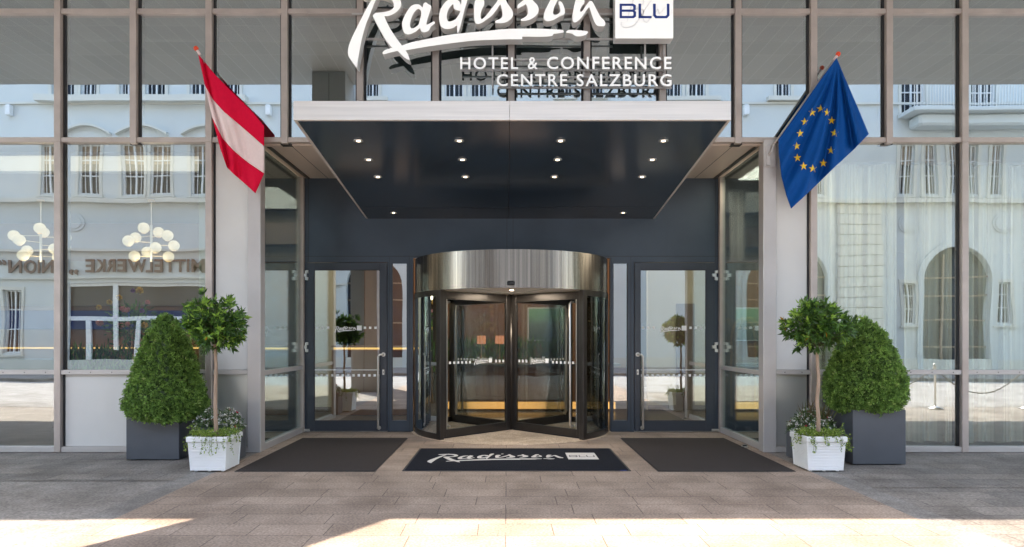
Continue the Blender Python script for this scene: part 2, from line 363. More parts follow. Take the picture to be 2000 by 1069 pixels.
# enamelled side panels and corner posts
for a, b in ((MX(2)+.046, -3.625), (3.765, MX(10)-.046)):
    part('upper_panel', MB().bbox(a, b, -.012, .01, Zl1+.001, Zm0-.001, .004), M['panel'], fac); lowrail(a, b, a > 0)
    part('lower_panel', MB().bbox(a, b, -.010, .01, .076, Zl0-.001, .004), M['panel2'], fac)
part('corner_post', MB().bbox(-3.622, -3.44, -.085, .10, 0, Zm0-.002, .006), M['frame2'], fac)
part('corner_post', MB().bbox(3.58, 3.762, -.085, .10, 0, Zm0-.002, .006), M['frame2'], fac)
for s, x, nm in ((-1, XL, 'l'), (1, XR, 'r')):
    i = x + .03 * s; a, b = min(x, i), max(x, i)
    part('reveal_pane', MB().box(a, a + .012, .10, 1.93, Zl1 - .02, 4.30, ms=[1, 0 if s < 0 else 1, 1, 0 if s > 0 else 1, 1, 1]), [M['glass_rev'], M['clear']], fac)
    part('reveal_pane', MB().box(a, a + .012, .10, 1.93, .09, Zl0 - .02, ms=[1, 0 if s < 0 else 1, 1, 0 if s > 0 else 1, 1, 1]), [M['glass_rev'], M['clear']], fac)
    part('reveal_rail', MB().bbox(a - .02, b + .02, .101, 1.929, Zl0 - .02, Zl1 - .02, .004), M['frame2'], fac)
    part('reveal_rail', MB().bbox(a - .02, b + .02, .101, 1.929, 0, .09, .004), M['frame2'], fac)
    part('reveal_jamb', MB().bbox(a - .03, b + .03, 1.93, 2.015, 0, 4.32, .004), M['frame'], fac)
# beige ceiling of the entrance recess
o = part('recess_ceiling', MB().box(XL - .05, XR + .05, .031, 2.3, 4.318, 4.333), M['beige'], fac)
mb = MB()
for x in (-3.05, -1.7, .08, 1.86, 3.2): mb.box(x - .004, x + .004, .05, 2.02, 4.3165, 4.318)
part('ceiling_joints', mb, M['gasket'], o)
for x in (XL + .09, XR - .09): part('ceiling_channel', MB().box(x - .03, x + .03, .1, 2.0, 4.305, 4.3165), M['bronze'], o)
# curved corner bracket plate on the right post
part('post_plate', MB().bbox(3.585, 3.75, -.10, -.086, 3.98, 4.36, .004), M['frame2'], fac)

# ---------------------------------------------------------------- dark entrance wall with two glazed doors
ew = thing('entrance_wall', 'anthracite panelled wall above and between the entrance doors', 'wall', (0, 2.02, 0))
mb = MB().box(XL, XR, 2.02, 2.14, 2.96, 4.317)
for a, b in ((XL, -3.415), (-2.035, -1.96), (-1.70, -1.60), (1.76, 1.81), (2.06, 2.165), (3.545, XR)): mb.box(a, b, 2.021, 2.13, 0, 2.96)
for a, b in ((-1.96, -1.70), (1.81, 2.06)): mb.box(a, b, 2.022, 2.129, 0, .19); mb.box(a, b, 2.022, 2.129, 2.865, 2.96)
for a, b in ((-3.415, -2.035), (2.165, 3.545)): mb.box(a, b, 2.0225, 2.128, 2.885, 2.96)
part('wall_panels', mb, M['dark'], ew)
mb = MB()
for x in (.0, .105): mb.box(x - .003, x + .003, 2.0165, 2.0199, 2.97, 4.317)
for x in (-3.38, 3.55): mb.box(x - .003, x + .003, 2.0165, 2.0199, 2.9, 4.317)
for a, b in ((XL, -1.35), (1.5, XR)): mb.box(a, b, 2.0165, 2.0199, 2.985, 2.992)
for x in (-2.00, 2.11, -1.66, 1.78): mb.box(x-.002, x+.002, 2.0165, 2.0209, .0, 2.98)
part('panel_joints', mb, M['gasket'], ew)
GD = [M['glass_door'], M['clear']]
for a, b in ((-1.96, -1.70), (1.81, 2.06)): pane(a, b, .19, 2.865, GD, ew, 2.05, 'side_light')
mb = MB()
for a, b in ((-1.96, -1.70), (1.81, 2.06)):
    for q in ((a, a+.008), (b-.008, b)): mb.box(*q, 2.02, 2.05, .19, 2.865)
part('glazing_beads', mb, M['gasket'], ew)

# ---------------------------------------------------------------- the logo script, measured from the sign in front view
A = lambda P: [(680 + x / 7.125, y / 7.125) for x, y in P]
B = lambda P: [(930 + x / 7.125, y / 7.125) for x, y in P]
LOGO = [
 [A([(470,-150),(430,-70),(370,0),(300,110),(200,300),(100,500),(40,640),(18,730),(22,810),(60,870),(140,970),(150,900),(168,800),(190,680),(215,560),(245,450),(275,350),(310,270),(345,180),(385,80),(420,0),(450,-70),(490,-140)])],
 [A([(200,-60),(300,-110),(450,-130),(600,-110),(690,-60),(740,20),(757,90),(745,140),(705,190),(640,235),(565,262),(527,268),(570,370),(620,460),(700,580),(770,672),(820,740),(855,800),(870,868),(800,835),(720,755),(640,705),(575,635),(500,520),(425,380),(378,290),(365,252),(400,217),(440,212),(520,203),(600,183),(645,150),(657,110),(640,55),(590,5),(530,-25),(450,-45),(330,-30),(230,-20)])],
 [A([(498,768),(530,735),(600,710),(770,668),(900,625),(1145,575),(1400,525),(1700,490),(1995,463)]) + B([(400,442),(600,436),(900,436),(1190,450),(1232,462),(1225,490),(1100,508),(1085,528),(1040,542),(900,548),(672,546),(662,572),(640,582),(400,584),(0,600)]) + A([(1500,632),(1200,672),(1000,705),(820,735),(680,750),(520,790),(503,784)])],
 [A([(930,103),(970,96),(1010,102),(1040,128),(1055,138),(1070,88),(1100,70),(1135,95),(1170,115),(1172,150),(1150,220),(1115,330),(1112,378),(1150,365),(1213,333),(1222,365),(1170,405),(1155,440),(1130,468),(1080,487),(1040,475),(1018,432),(1000,440),(960,475),(900,505),(845,515),(800,490),(775,430),(768,370),(790,290),(830,210),(880,135)]),
  A([(1010,165),(975,168),(925,230),(890,320),(880,390),(892,425),(920,430),(960,412),(1000,375),(1015,320),(1035,235),(1032,185)])],
 [A([(1600,0),(1625,-120),(1690,-170),(1735,-130),(1690,0),(1660,100),(1620,250),(1590,370),(1565,450),(1545,500),(1535,440),(1530,392),(1480,425),(1400,440),(1340,425),(1300,380),(1285,290),(1295,200),(1335,110),(1400,40),(1470,10),(1530,25),(1570,60),(1590,98)]),
  A([(1480,95),(1430,145),(1402,205),(1392,265),(1402,318),(1432,335),(1500,312),(1548,260),(1580,192),(1540,180),(1492,150)])],
 [B([(10,40),(60,8),(110,15),(132,55),(128,110),(95,180),(80,240),(86,290),(110,295),(160,250),(230,160),(300,70),(335,0),(360,-60),(395,-60),(415,0),(460,90),(510,160),(532,220),(525,270),(480,320),(420,350),(350,360),(290,352),(288,330),(310,315),(350,300),(380,268),(385,210),(372,150),(352,100),(310,160),(240,250),(160,310),(110,345),(50,370),(12,358),(-8,300),(-12,220),(-8,110)])],
 [B([(140,-120),(180,-150),(220,-120),(190,-85),(150,-85)])],
 [B([(595,110),(630,75),(680,35),(712,-10),(735,-60),(760,-50),(775,0),(815,50),(870,110),(888,170),(870,230),(820,280),(750,315),(680,328),(642,322),(645,303),(700,272),(735,230),(735,160),(710,98),(680,112),(640,130),(597,155)])],
 [B([(1100,-50),(1160,-60),(1190,-20),(1150,50),(1110,120),(1092,190),(1095,232),(1125,243),(1165,225),(1192,190),(1185,140),(1168,90),(1168,62),(1190,54),(1215,72),(1238,120),(1254,183),(1245,233),(1180,264),(1120,300),(1060,325),(1000,330),(965,300),(960,250),(980,180),(1030,80),(1065,10)])],
 [B([(1410,20),(1450,0),(1500,8),(1527,45),(1520,85),(1490,120),(1468,170),(1475,203),(1500,185),(1550,110),(1590,60),(1620,48),(1645,75),(1700,180),(1750,270),(1800,320),(1818,360),(1805,395),(1760,402),(1710,395),(1670,350),(1630,250),(1605,165),(1590,140),(1560,170),(1500,260),(1440,325),(1390,350),(1365,320),(1360,250),(1380,130)])],
 [B([(1270,490),(1290,460),(1340,452),(1450,458),(1560,470),(1572,490),(1540,520),(1480,540),(1410,540),(1370,515),(1330,498)])]]
NAMES = ['letter', 'letter', 'underline', 'letter', 'letter', 'letter', 'letter_dot', 'letter', 'letter', 'letter', 'underline']
LX0, LY0 = 685.0, 136.0               # lower left of the logo; 1 unit = 1 photo pixel of the sign
def logo_pieces(thick, bevel=0, k=4, fat=0):
    return [plate([smooth_loop([(x - LX0, LY0 - y) for x, y in L], k) for L in loops], thick, bevel, fat) for loops in LOGO]
def blu_loops():
    def st(x0, y0, x1, y1): return rect(x0, x1, y0, y1)
    Bo = [(1210.4,8.4),(1236,8.4),(1240.7,11),(1240.7,19),(1238,21.3),(1241.2,24),(1241.2,32),(1237,35.2),(1210.4,35.2)]
    Bi1 = [(1213.7,11.2),(1235,11.2),(1237,13),(1237,18),(1235,19.8),(1213.7,19.8)]; Bi2 = [(1213.7,22.7),(1235,22.7),(1237.4,24.5),(1237.4,30.6),(1235,32.3),(1213.7,32.3)]
    Lo = [(1247.3,8.4),(1251,8.4),(1251,32.3),(1271.5,32.3),(1271.5,35.2),(1247.3,35.2)]
    Uo = [(1275.7,8.4),(1279.6,8.4),(1279.6,29.5),(1282,32.2),(1300,32.2),(1302.6,29.5),(1302.6,8.4),(1306.4,8.4),(1306.4,30.5),(1302,35.3),(1280,35.3),(1275.7,30.5)]
    T = lambda P: [(x - LX0, LY0 - y) for x, y in P]
    return [[T(Bo), T(Bi1), T(Bi2)], [T(Lo)], [T(Uo)]]
def small_logo(name, org, ux, uy, parent, mw, mi, th=.0012, fat=0):    # flat printed copy on glass or carpet
    mb = MB()
    for i, vf in enumerate(logo_pieces(th / SS(ux), 0, 2, fat)):
        place(mb, vf, Vector(org) + Vector(ux).normalized().cross(Vector(uy).normalized()) * (.0003 * i), ux, uy)
    sq = plate([rect(516.5, 630, 61, 176)], th / SS(ux)); place(mb, sq, org, ux, uy)
    o = part(name, mb, mw, parent)
    ib = MB(); n = Vector(ux).normalized().cross(Vector(uy).normalized())
    for Ls in blu_loops(): place(ib, plate(Ls, th / SS(ux)), Vector(org) + n * (th * .8), ux, uy)
    part('box_letters', ib, mi, o); return o
def SS(u): return 1.0                 # thickness is applied along a unit normal, so no rescale is needed

def sign_faces(o):                     # front with added glow, painted returns, sheet metal back
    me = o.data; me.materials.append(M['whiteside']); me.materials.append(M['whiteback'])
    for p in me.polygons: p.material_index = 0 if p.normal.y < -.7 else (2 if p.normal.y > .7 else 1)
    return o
# ---------------------------------------------------------------- roof sign above the canopy
sg = thing('hotel_sign', 'large white three-dimensional script hotel name above the canopy', 'sign', at(1000, 140, 9.3))
Dg = 9.27; s_ = Dg / F
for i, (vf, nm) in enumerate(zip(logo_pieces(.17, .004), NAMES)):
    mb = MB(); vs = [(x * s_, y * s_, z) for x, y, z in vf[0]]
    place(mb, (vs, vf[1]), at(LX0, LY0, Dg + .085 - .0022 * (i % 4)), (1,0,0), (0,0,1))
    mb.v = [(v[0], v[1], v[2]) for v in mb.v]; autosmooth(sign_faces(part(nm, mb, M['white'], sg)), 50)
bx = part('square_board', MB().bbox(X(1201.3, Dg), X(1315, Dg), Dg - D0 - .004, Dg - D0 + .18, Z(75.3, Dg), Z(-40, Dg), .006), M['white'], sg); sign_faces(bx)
for Ls in blu_loops():
    mb = MB(); vf = plate(Ls, .006, 0, .6); place(mb, ([(x*s_, y*s_, z) for x, y, z in vf[0]], vf[1]), at(LX0, LY0, Dg - .0075), (1,0,0), (0,0,1)); part('letter', mb, M['blue'], bx)
fl = MB()                              # pale script flourish printed behind the blue letters
C2 = lambda P: [at(1150 + x/5.625, y/5.625, Dg - .005) for x, y in P]
for P in ([(500,-40),(470,60),(440,150),(420,240)], [(360,240),(355,275),(380,302),(430,308),(500,280),(560,200),(620,100),(690,0)], [(560,120),(590,180),(610,240),(640,250),(700,170),(760,100),(770,150),(800,130),(840,80)], [(520,0),(600,-30),(600,40),(520,100),(600,110),(600,160),(540,200)]):
    pts = C2(P)
    for a, b in zip(pts[:-1], pts[1:]):
        d = (b - a).normalized(); q = d.cross(Vector((0,1,0))) * .007; fl.add([a - q, b - q, b + q, a + q], [(0,1,2,3)])
part('pale_flourish', fl, M['greyink'], bx)
Ds = 9.40
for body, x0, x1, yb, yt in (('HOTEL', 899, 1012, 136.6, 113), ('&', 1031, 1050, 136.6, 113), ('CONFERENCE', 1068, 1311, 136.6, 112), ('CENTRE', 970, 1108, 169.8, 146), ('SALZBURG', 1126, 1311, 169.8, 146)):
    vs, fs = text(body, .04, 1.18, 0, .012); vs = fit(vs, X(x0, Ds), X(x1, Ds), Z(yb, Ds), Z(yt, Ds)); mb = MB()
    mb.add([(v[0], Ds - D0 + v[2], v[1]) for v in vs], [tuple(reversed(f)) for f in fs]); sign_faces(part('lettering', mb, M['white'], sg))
mb = MB(); Dr = 9.475
for y, a, b in ((27, 687, 1202), (76, 687, 1202), (116.5, 900, 1297), (137, 900, 1297), (150.5, 972, 1312), (171, 972, 1312)):
    mb.box(X(a, Dr), X(b, Dr), Dr - D0, Dr - D0 + .03, Z(y + 1.6, Dr), Z(y - 1.6, Dr))
for x, y0, y1 in ((962, 85, 172), (1036, 50, 62), (1260, 75, 116), (1297, 75, 172), (937, 52, 66), (1126, 52, 64), (1062, 137, 151), (1140, 137, 151), (985, 137, 151), (1220, 137, 151)):
    mb.box(X(x - 1.6, Dr), X(x + 1.6, Dr), Dr - D0 - .003, Dr - D0 + .025, Z(y1, Dr), Z(y0, Dr))
part('rails', mb, M['frame2'], sg)

# ---------------------------------------------------------------- canopy
CX0, CX1, CY0, CY1, CZT = -2.40, 2.52, -1.94, 2.018, 4.262
zs = lambda y: 4.046 + (3.63 - 4.046) * (y - CY0) / (CY1 - CY0)
cn = thing('entrance_canopy', 'wide steel-edged canopy with dark sloping underside and spotlights', 'canopy', (.06, 0, 4.1))
mb = MB(); vs = [(CX0+.02,CY0+.02,zs(CY0)+.012),(CX1-.02,CY0+.02,zs(CY0)+.012),(CX1-.02,CY1,3.63),(CX0+.02,CY1,3.63)]
mb.add(vs + [(v[0], v[1], v[2] + .05) for v in vs], [(3,2,1,0),(4,5,6,7),(0,1,5,4),(1,2,6,5),(2,3,7,6),(3,0,4,7)])
so_ = part('underside', mb, M['soffit'], cn)
mb = MB()
xm = .03
for y0, y1 in ((CY0 + .03, CY1 - .01),): mb.add([(xm-.003,y0,zs(y0)+.0085),(xm+.003,y0,zs(y0)+.0085),(xm+.003,y1,zs(y1)-.002),(xm-.003,y1,zs(y1)-.002)], [(3,2,1,0)])
yc = 1.36; mb.add([(CX0+.03,yc,zs(yc)-.0015),(CX1-.03,yc,zs(yc)-.0015),(CX1-.03,yc+.008,zs(yc)-.002),(CX0+.03,yc+.008,zs(yc)-.002)], [(3,2,1,0)])
part('underside_joints', mb, M['gasket'], so_)
part('fascia', MB().bbox(CX0, xm - .0015, CY0, CY0 + .04, 4.046, CZT, .003).bbox(xm + .0015, CX1, CY0, CY0 + .04, 4.046, CZT, .003), M['fascia'], cn)
for x0 in (CX0, CX1 - .03):
    mb = MB(); P = [(CY0+.041, 4.046), (CY1, 3.63), (CY1, CZT), (CY0+.041, CZT)]
    mb.add([(x0, y, z) for y, z in P] + [(x0+.03, y, z) for y, z in P], [(0,3,2,1),(4,5,6,7),(0,1,5,4),(1,2,6,5),(2,3,7,6),(3,0,4,7)]); part('side_cheek', mb, M['fascia'], cn)
part('top_sheet', MB().box(CX0+.03, CX1-.03, CY0+.041, -.09, CZT-.03, CZT-.004), M['frame2'], cn)
mb = MB()
for i in range(190):
    x = CX0 + .1 + (CX1 - CX0 - .2) * i / 189; y = CY0 + .5 + rng.uniform(-.01, .01); a = rng.uniform(-.4, .4)
    mb.add([(x-.0012,y,CZT-.004),(x+.0012,y,CZT-.004),(x+.0012+.05*a,y+.02,CZT+.13),(x-.0012+.05*a,y+.02,CZT+.13)], [(0,1,2,3)])
part('bird_spikes', mb, M['steel'], cn)
M['lamp'] = emit('lamp_lens', (1, .80, .55), 1.6)
rows = [(8.274, (700, 897, 1095, 1296), 1), (8.90, (720, 903, 1089, 1274), 1), (9.556, (738, 909, 1083, 1254), 1), (11.30, (769, 1217), 1)]
for Dd, xs, _ in rows:
    for x in xs:
        px, py = X(x, Dd), Dd - D0; z = zs(py) + .004
        mb = MB().lathe((px, py, z), [(.036,.002),(.038,-.006),(.052,-.006),(.058,0),(.058,.006)], 20); mb.cyl((px, py, z + .001), .037, .004, 20, 1)
        r = part('spotlight', mb, [M['steel'], M['black']], cn, True)
        part('lens', MB().cyl((px, py, z - .004), .023, .004, 16), M['lamp'], r)
for x, y in ((-1.2, -.6), (1.3, -.6), (-1.2, .7), (1.3, .7)):
    l = bpy.data.lights.new('canopy_spot', 'SPOT'); l.energy = 6; l.color = (1,.82,.6); l.spot_size = R(95); l.spot_blend = .8; l.shadow_soft_size = .05
    lo = bpy.data.objects.new('canopy_spot', l); COL.objects.link(lo); lo.location = (x, y, zs(y) - .03)
# ---------------------------------------------------------------- glazed side doors
def dots(x0, x1, z, y, s, step, parent, skip=None, name='dot_strip'):
    mb = MB(); x = x0
    while x < x1:
        if not skip or x + s < skip[0] or x > skip[1]: mb.box(x, x + s, y - .0006, y, z - s/2, z + s/2)
        x += step
    return part(name, mb, M['whitefilm'], parent)
def side_door(x0, x1, gx0, gx1, hx, hinge_x, lab, lx0, lx1, side):
    d = thing('glass_door', lab, 'door', ((x0+x1)/2, 2.02, 0), 'glazed doors beside the revolving door'); y = 2.0
    gz0, gz1 = .184, 2.755; zt = 2.875
    mb = MB().bbox(x0, gx0, y, 2.07, .012, zt, .004).bbox(gx1, x1, y, 2.07, .012, zt, .004).bbox(gx0, gx1, y + .0005, 2.069, .012, gz0, .004).bbox(gx0, gx1, y + .0005, 2.069, gz1, zt, .004)
    part('door_frame', mb, M['door'], d)
    part('threshold', MB().bbox(x0, x1, y + .02, 2.12, 0, .011, .002), M['steel'], d)
    mb = MB().box(gx0, gx1, y+.006, y+.03, gz0, gz0+.008).box(gx0, gx1, y+.006, y+.03, gz1-.008, gz1).box(gx0, gx0+.008, y+.006, y+.03, gz0+.008, gz1-.008).box(gx1-.008, gx1, y+.006, y+.03, gz0+.008, gz1-.008)
    part('glazing_bead', mb, M['gasket'], d)
    p = pane(gx0, gx1, gz0, gz1, GD, d, y + .02, 'door_pane')
    dots(gx0 + .012, gx1, Z(733.5, 11.61), y + .0195, .042, .0905, p)
    zz = Z(640.5, 11.61); dots(gx0 + .03, gx1, zz, y + .0195, .042, .09, p, (lx0 - .06, lx1 + .03))
    part('film_line', MB().box(gx0, gx1, y + .019, y + .0195, Z(723.6, 11.61), Z(722.2, 11.61)), M['whitefilm'], p)
    u = (lx1 - lx0) / 630; small_logo('window_logo', (lx0, y + .0185, zz - .09 - .0), (u,0,0), (0,0,u), p, M['whitefilm'], M['greyink'], .0012, 3.2)
    s = side; hz0, hz1 = .07, 1.315; bxx = hx - .075 * s
    mb = MB().tube([(hx, y, hz1), (hx, y-.05, hz1), (hx - .02*s, y-.075, hz1), (bxx + .03*s, y-.08, hz1), (bxx, y-.08, hz1-.03), (bxx, y-.08, hz0+.03), (bxx, y-.075, hz0), (bxx, y-.03, hz0), (bxx, y, hz0)], .018, 10)
    h = part('bar_handle', mb, M['steel'], d, True)
    part('rosette', MB().cyl((hx, y - .012, hz1), .036, .012, 18, 0, None, 'y').cyl((bxx, y - .012, hz0), .034, .012, 18, 0, None, 'y'), M['steel'], h)
    part('lock_plate', MB().bbox(hx - .018, hx + .018, y - .01, y, .97, 1.06, .004).box(hx-.005, hx+.005, y-.0115, y-.01, 1.0, 1.03, 1), [M['steel'], M['black']], d)
    for z in (2.66, 1.44):
        q = hinge_x; part('hinge', MB().bbox(q-.055, q-.005, y-.05, y+.0, z-.025, z+.03, .004).bbox(q+.005, q+.04, y-.055, y-.0, z+.035, z+.085, .004).bbox(q+.005, q+.04, y-.055, y-.0, z-.085, z-.03, .004).bbox(q-.012, q+.012, y-.05, y, z-.08, z+.08, .004), M['steel'], d)
    part('floor_hinge', MB().bbox(hinge_x - .06, hinge_x + .06, y - .05, y - .002, .012, .05, .004), M['steel'], d)
    return d
side_door(-3.41, -2.04, -3.28, -2.16, -2.10, -3.41, 'left glazed dark blue door with a steel bar handle on its right edge', X(654, 11.63), X(706.5, 11.63), 1)
side_door(2.17, 3.54, 2.27, 3.39, 2.225, 3.54, 'right glazed dark blue door with a steel bar handle on its left edge', X(1289, 11.63), X(1340.5, 11.63), -1)

# ---------------------------------------------------------------- revolving door
C = (.075, 2.25); RR = 1.655
rd = thing('revolving_door', 'round revolving door under a brushed steel drum between the glass doors', 'revolving door', (C[0], C[1], 0))
def steel_band():
    m = mat('drum_brushed_steel', (.30,.262,.232), .25, 1, .35, 3, stretch=(9,9,.05)); t = m.node_tree; N = t.nodes; L = t.links; p = N['Principled BSDF']
    tc = N.new('ShaderNodeTexCoord'); mp = N.new('ShaderNodeMapping'); mp.inputs['Scale'].default_value = (1.5,1.5,.12); L.new(tc.outputs['Object'], mp.inputs[0])
    nz = N.new('ShaderNodeTexNoise'); nz.inputs['Scale'].default_value = 2.2; nz.inputs['Detail'].default_value = 2; L.new(mp.outputs[0], nz.inputs[0])
    bp = N.new('ShaderNodeBump'); bp.inputs['Strength'].default_value = 1; bp.inputs['Distance'].default_value = .014; L.new(nz.outputs[0], bp.inputs['Height']); L.new(bp.outputs[0], p.inputs['Normal'])
    return m
M['drum'] = steel_band()
b_ = part('drum_band', MB().arc(C, RR - .03, RR, 0, 360, 2.35, 2.925, 144), M['drum'], rd); autosmooth(b_, 30)
part('drum_roof', MB().cyl((C[0], C[1], 2.90), RR - .032, .02, 64), M['bronze'], rd)
part('sensor', MB().bbox(X(990.5,10.2), X(1005.5,10.2), C[1]-RR-.045, C[1]-RR+.004, Z(557.5,10.2), Z(549,10.2), .012), M['black'], rd)
M['ceil'] = mat('drum_ceiling_panel', (.82,.74,.66), .4, 0, .04, 2)
dc = part('drum_ceiling', MB().cyl((C[0], C[1], 2.352), RR - .034, .015, 64), M['ceil'], rd)
mb = MB()
for a in (20, -20, 160, 200): 
    q = MB().box(C[0]-.003, C[0]+.003, C[1]-RR+.05, C[1], 2.3495, 2.352); q.rot(R(a), C); mb.add(q.v, q.f)
part('ceiling_joints', mb, M['bronze'], dc)
for x, y in ((C[0], C[1]-1.1), (C[0]-.8, C[1]-.3), (C[0]+.8, C[1]-.3), (C[0], C[1]+1)): part('ceiling_lamp', MB().cyl((x, y, 2.343), .03, .006, 16), M['lamp'], dc)
l = bpy.data.lights.new('drum_lamp', 'AREA'); l.shape = 'DISK'; l.size = .5; l.energy = 2.6; l.color = (1,.86,.68); lo = bpy.data.objects.new('drum_lamp', l); COL.objects.link(lo); lo.location = (C[0], C[1]-.7, 2.33)
GK = [M['glass_dark'], M['clear']]
for s in (1, -1):
    for off in (0, 1):     # front and rear quarter of each side wall
        a0, a1 = (43.5, 81) if not off else (84, 136.5)
        w_ = part('curved_pane', MB().arc(C, RR - .02, RR - .008, s*a0, s*a1, .1, 2.26, 20, ms=[1, 0, 1, 1]), GK, rd, True)
        part('curved_base', MB().arc(C, RR - .06, RR + .004, s*a0, s*a1, 0, .10, 20), M['bronze'], w_)
        part('curved_head', MB().arc(C, RR - .06, RR + .002, s*a0, s*a1, 2.26, 2.349, 20), M['bronze'], w_)
    for a in (43.5, 82.5, 136.5):
        px, py = C[0] + math.sin(R(a*s)) * (RR - .03), C[1] - math.cos(R(a*s)) * (RR - .03)
        q = MB().bbox(px-.045, px+.045, py-.045, py+.045, 0, 2.349, .006); q.rot(R(a*s), (px, py)); part('door_post', q, M['bronze'], rd)
part('centre_shaft', MB().cyl((C[0], C[1], .01), .045, 2.34, 20), M['bronze'], rd, True)
part('floor_disc', MB().cyl((C[0], C[1], .001), RR + .06, .006, 72), G['stone'], rd)
# one wing along +X from the shaft, then turned
def wing(name, ang):
    L1, L0 = RR - .075, .05; y = C[1]; cx = C[0]; T = R(ang)
    def go(mb): return mb.rot(T, C)
    mb = MB().bbox(cx+L0, cx+L0+.09, y-.025, y+.025, .03, 2.335, .004).bbox(cx+L1-.10, cx+L1, y-.025, y+.025, .03, 2.335, .004)
    mb.bbox(cx+L0+.09, cx+L1-.10, y-.0245, y+.0245, .03, .15, .004).bbox(cx+L0+.09, cx+L1-.10, y-.0245, y+.0245, 2.21, 2.335, .004)
    wf = part(name, go(mb), M['bronze'], rd)
    part('brush_seal', go(MB().box(cx+L1, cx+L1+.03, y-.006, y+.006, .03, 2.335).box(cx+L0, cx+L1, y-.006, y+.006, .008, .03)), M['gasket'], wf)
    part('wing_pane', go(MB().box(cx+L0+.09, cx+L1-.10, y-.004, y+.004, .15, 2.21, ms=[0,1,1,1,1,1])), GK, wf)
    sd = -1 if ang != 45 + 180 and True else -1
    mb = MB(); hx = cx + L1 - .19
    for q in (1,):
        yy = y - .08; mb.tube([(hx, y-.005, 2.17), (hx, yy+.03, 2.17), (hx, yy, 2.13), (hx, yy, .23), (hx, yy+.03, .19), (hx, y-.005, .19)], .019, 8)
    part('bar_handle', go(mb), M['steel'], wf, True)
    part('edge_strip', go(MB().box(cx+L1-.125, cx+L1-.115, y-.012, y+.012, .15, 2.21)), M['steel'], wf)
    # printed strip on the face turned to the street
    face = -1 if math.cos(T) > 0 else 1
    yy = y + .0055 * face; mb = MB(); x = cx + L0 + .13; zz = 1.20
    u = .40 / 630; lx0 = cx + L0 + .42
    while x < cx + L1 - .16:
        if x + .04 < lx0 - .01 or x > lx0 + .41: mb.box(x, x + .04, yy - .0004, yy + .0004, zz - .02, zz + .02)
        x += .085
    for i, vf in enumerate(logo_pieces(.001, 0, 2, 1.0)): place(mb, vf, (lx0 if face < 0 else lx0 + .4, yy + face*.0003*i, zz - .055), (u * -face, 0, 0), (0, 0, u))
    place(mb, plate([rect(516.5, 630, 61, 176)], .001), (lx0 if face < 0 else lx0 + .4, yy, zz - .055), (u * -face, 0, 0), (0, 0, u))
    part('printed_strip', go(mb), M['whitefilm'], wf)
for a in (-45, 225, 45, 135): wing('door_wing', a)

# ---------------------------------------------------------------- mats
def carpet(name, col, c2): return mat(name, col, .95, 0, .2, 120, .5, 260, .1, col2=c2)
M['carpet'] = carpet('grey_brown_carpet', (.045,.039,.037), (.064,.056,.053)); M['rubber'] = mat('rubber_edge', (.03,.03,.032), .7)
M['carpet2'] = carpet('black_carpet', (.011,.013,.019), (.02,.022,.03)); M['mattop'] = mat('woven_pale_letters', (.62,.60,.57), .9, 0, .1, 90)
def floor_mat(x0, x1, y0, y1, m, lab, grp=None, edge=.012):
    o = thing('door_mat', lab, 'door mat', ((x0+x1)/2, (y0+y1)/2, .002), grp)
    part('carpet_pile', MB().bbox(x0+edge, x1-edge, y0+edge, y1-edge, .003, .014, .002), m, o)
    part('rubber_border', MB().bbox(x0, x1, y0, y1, .0025, .008, .002), M['rubber'], o); return o
floor_mat(-3.25, -1.57, -1.47, 1.22, M['carpet'], 'plain grey-brown door mat in front of the left glass door', 'plain mats beside the centre mat')
floor_mat(1.80, 3.45, -1.47, 1.22, M['carpet'], 'plain grey-brown door mat in front of the right glass door', 'plain mats beside the centre mat')
cm = floor_mat(-1.256, 1.49, -1.44, .22, M['carpet2'], 'black door mat with pale script hotel name before the revolving door', None, .03)
u = (X(1168, 9.0) - X(842, 9.1)) / 630
small_logo('woven_logo', (X(842, 9.1), -.98, .0155), (u, 0, 0), (0, u*1.25, 0), cm, M['mattop'], M['carpet2'])
part('care_tag', MB().bbox(1.36, 1.44, -1.43, -1.41, .008, .0095, .001), M['blue'], cm)

# ---------------------------------------------------------------- door stops on the threshold
for i, x in enumerate((3.47,)):
    t = thing('door_stop', 'small round steel door stop on the paving below the right glass reveal', 'door stop', (x, .35, 0))
    part('base_disc', MB().cyl((x, .35, .001), .045, .02, 20), M['steel'], t, False); part('rubber_ring', MB().lathe((x, .35, .021), [(.03,0),(.036,.01),(.03,.02),(.001,.022)], 20), M['black'], t)

# ---------------------------------------------------------------- flags
def flag_pole(t, tip, base, plate_x, plate_z):
    mb = MB().tube([base, tip], .014, 10); part('pole', mb, M['frame2'], t, True)
    part('finial', MB().ball(tip, .034, 14), M['orange'], t, True)
    d = (tip - base).normalized()
    part('pole_tip', MB().tube([tip - d*.10, tip - d*.03], .019, 10), M['flagwhite'], t, True)
    part('wall_bracket', MB().bbox(plate_x-.03, plate_x+.03, -.118, -.101, plate_z-.17, plate_z+.12, .006).tube([(plate_x, -.11, plate_z-.02), (plate_x+.02*(1 if plate_x>0 else -1), -.15, plate_z+.0), tuple(base)], .02, 10), M['frame2'], t)
def quad_interp(P, t):                  # polyline sample
    n = len(P) - 1; f = min(max(t, 0), 1) * n; i = min(int(f), n - 1); f -= i
    return (P[i][0]*(1-f) + P[i+1][0]*f, P[i][1]*(1-f) + P[i+1][1]*f)
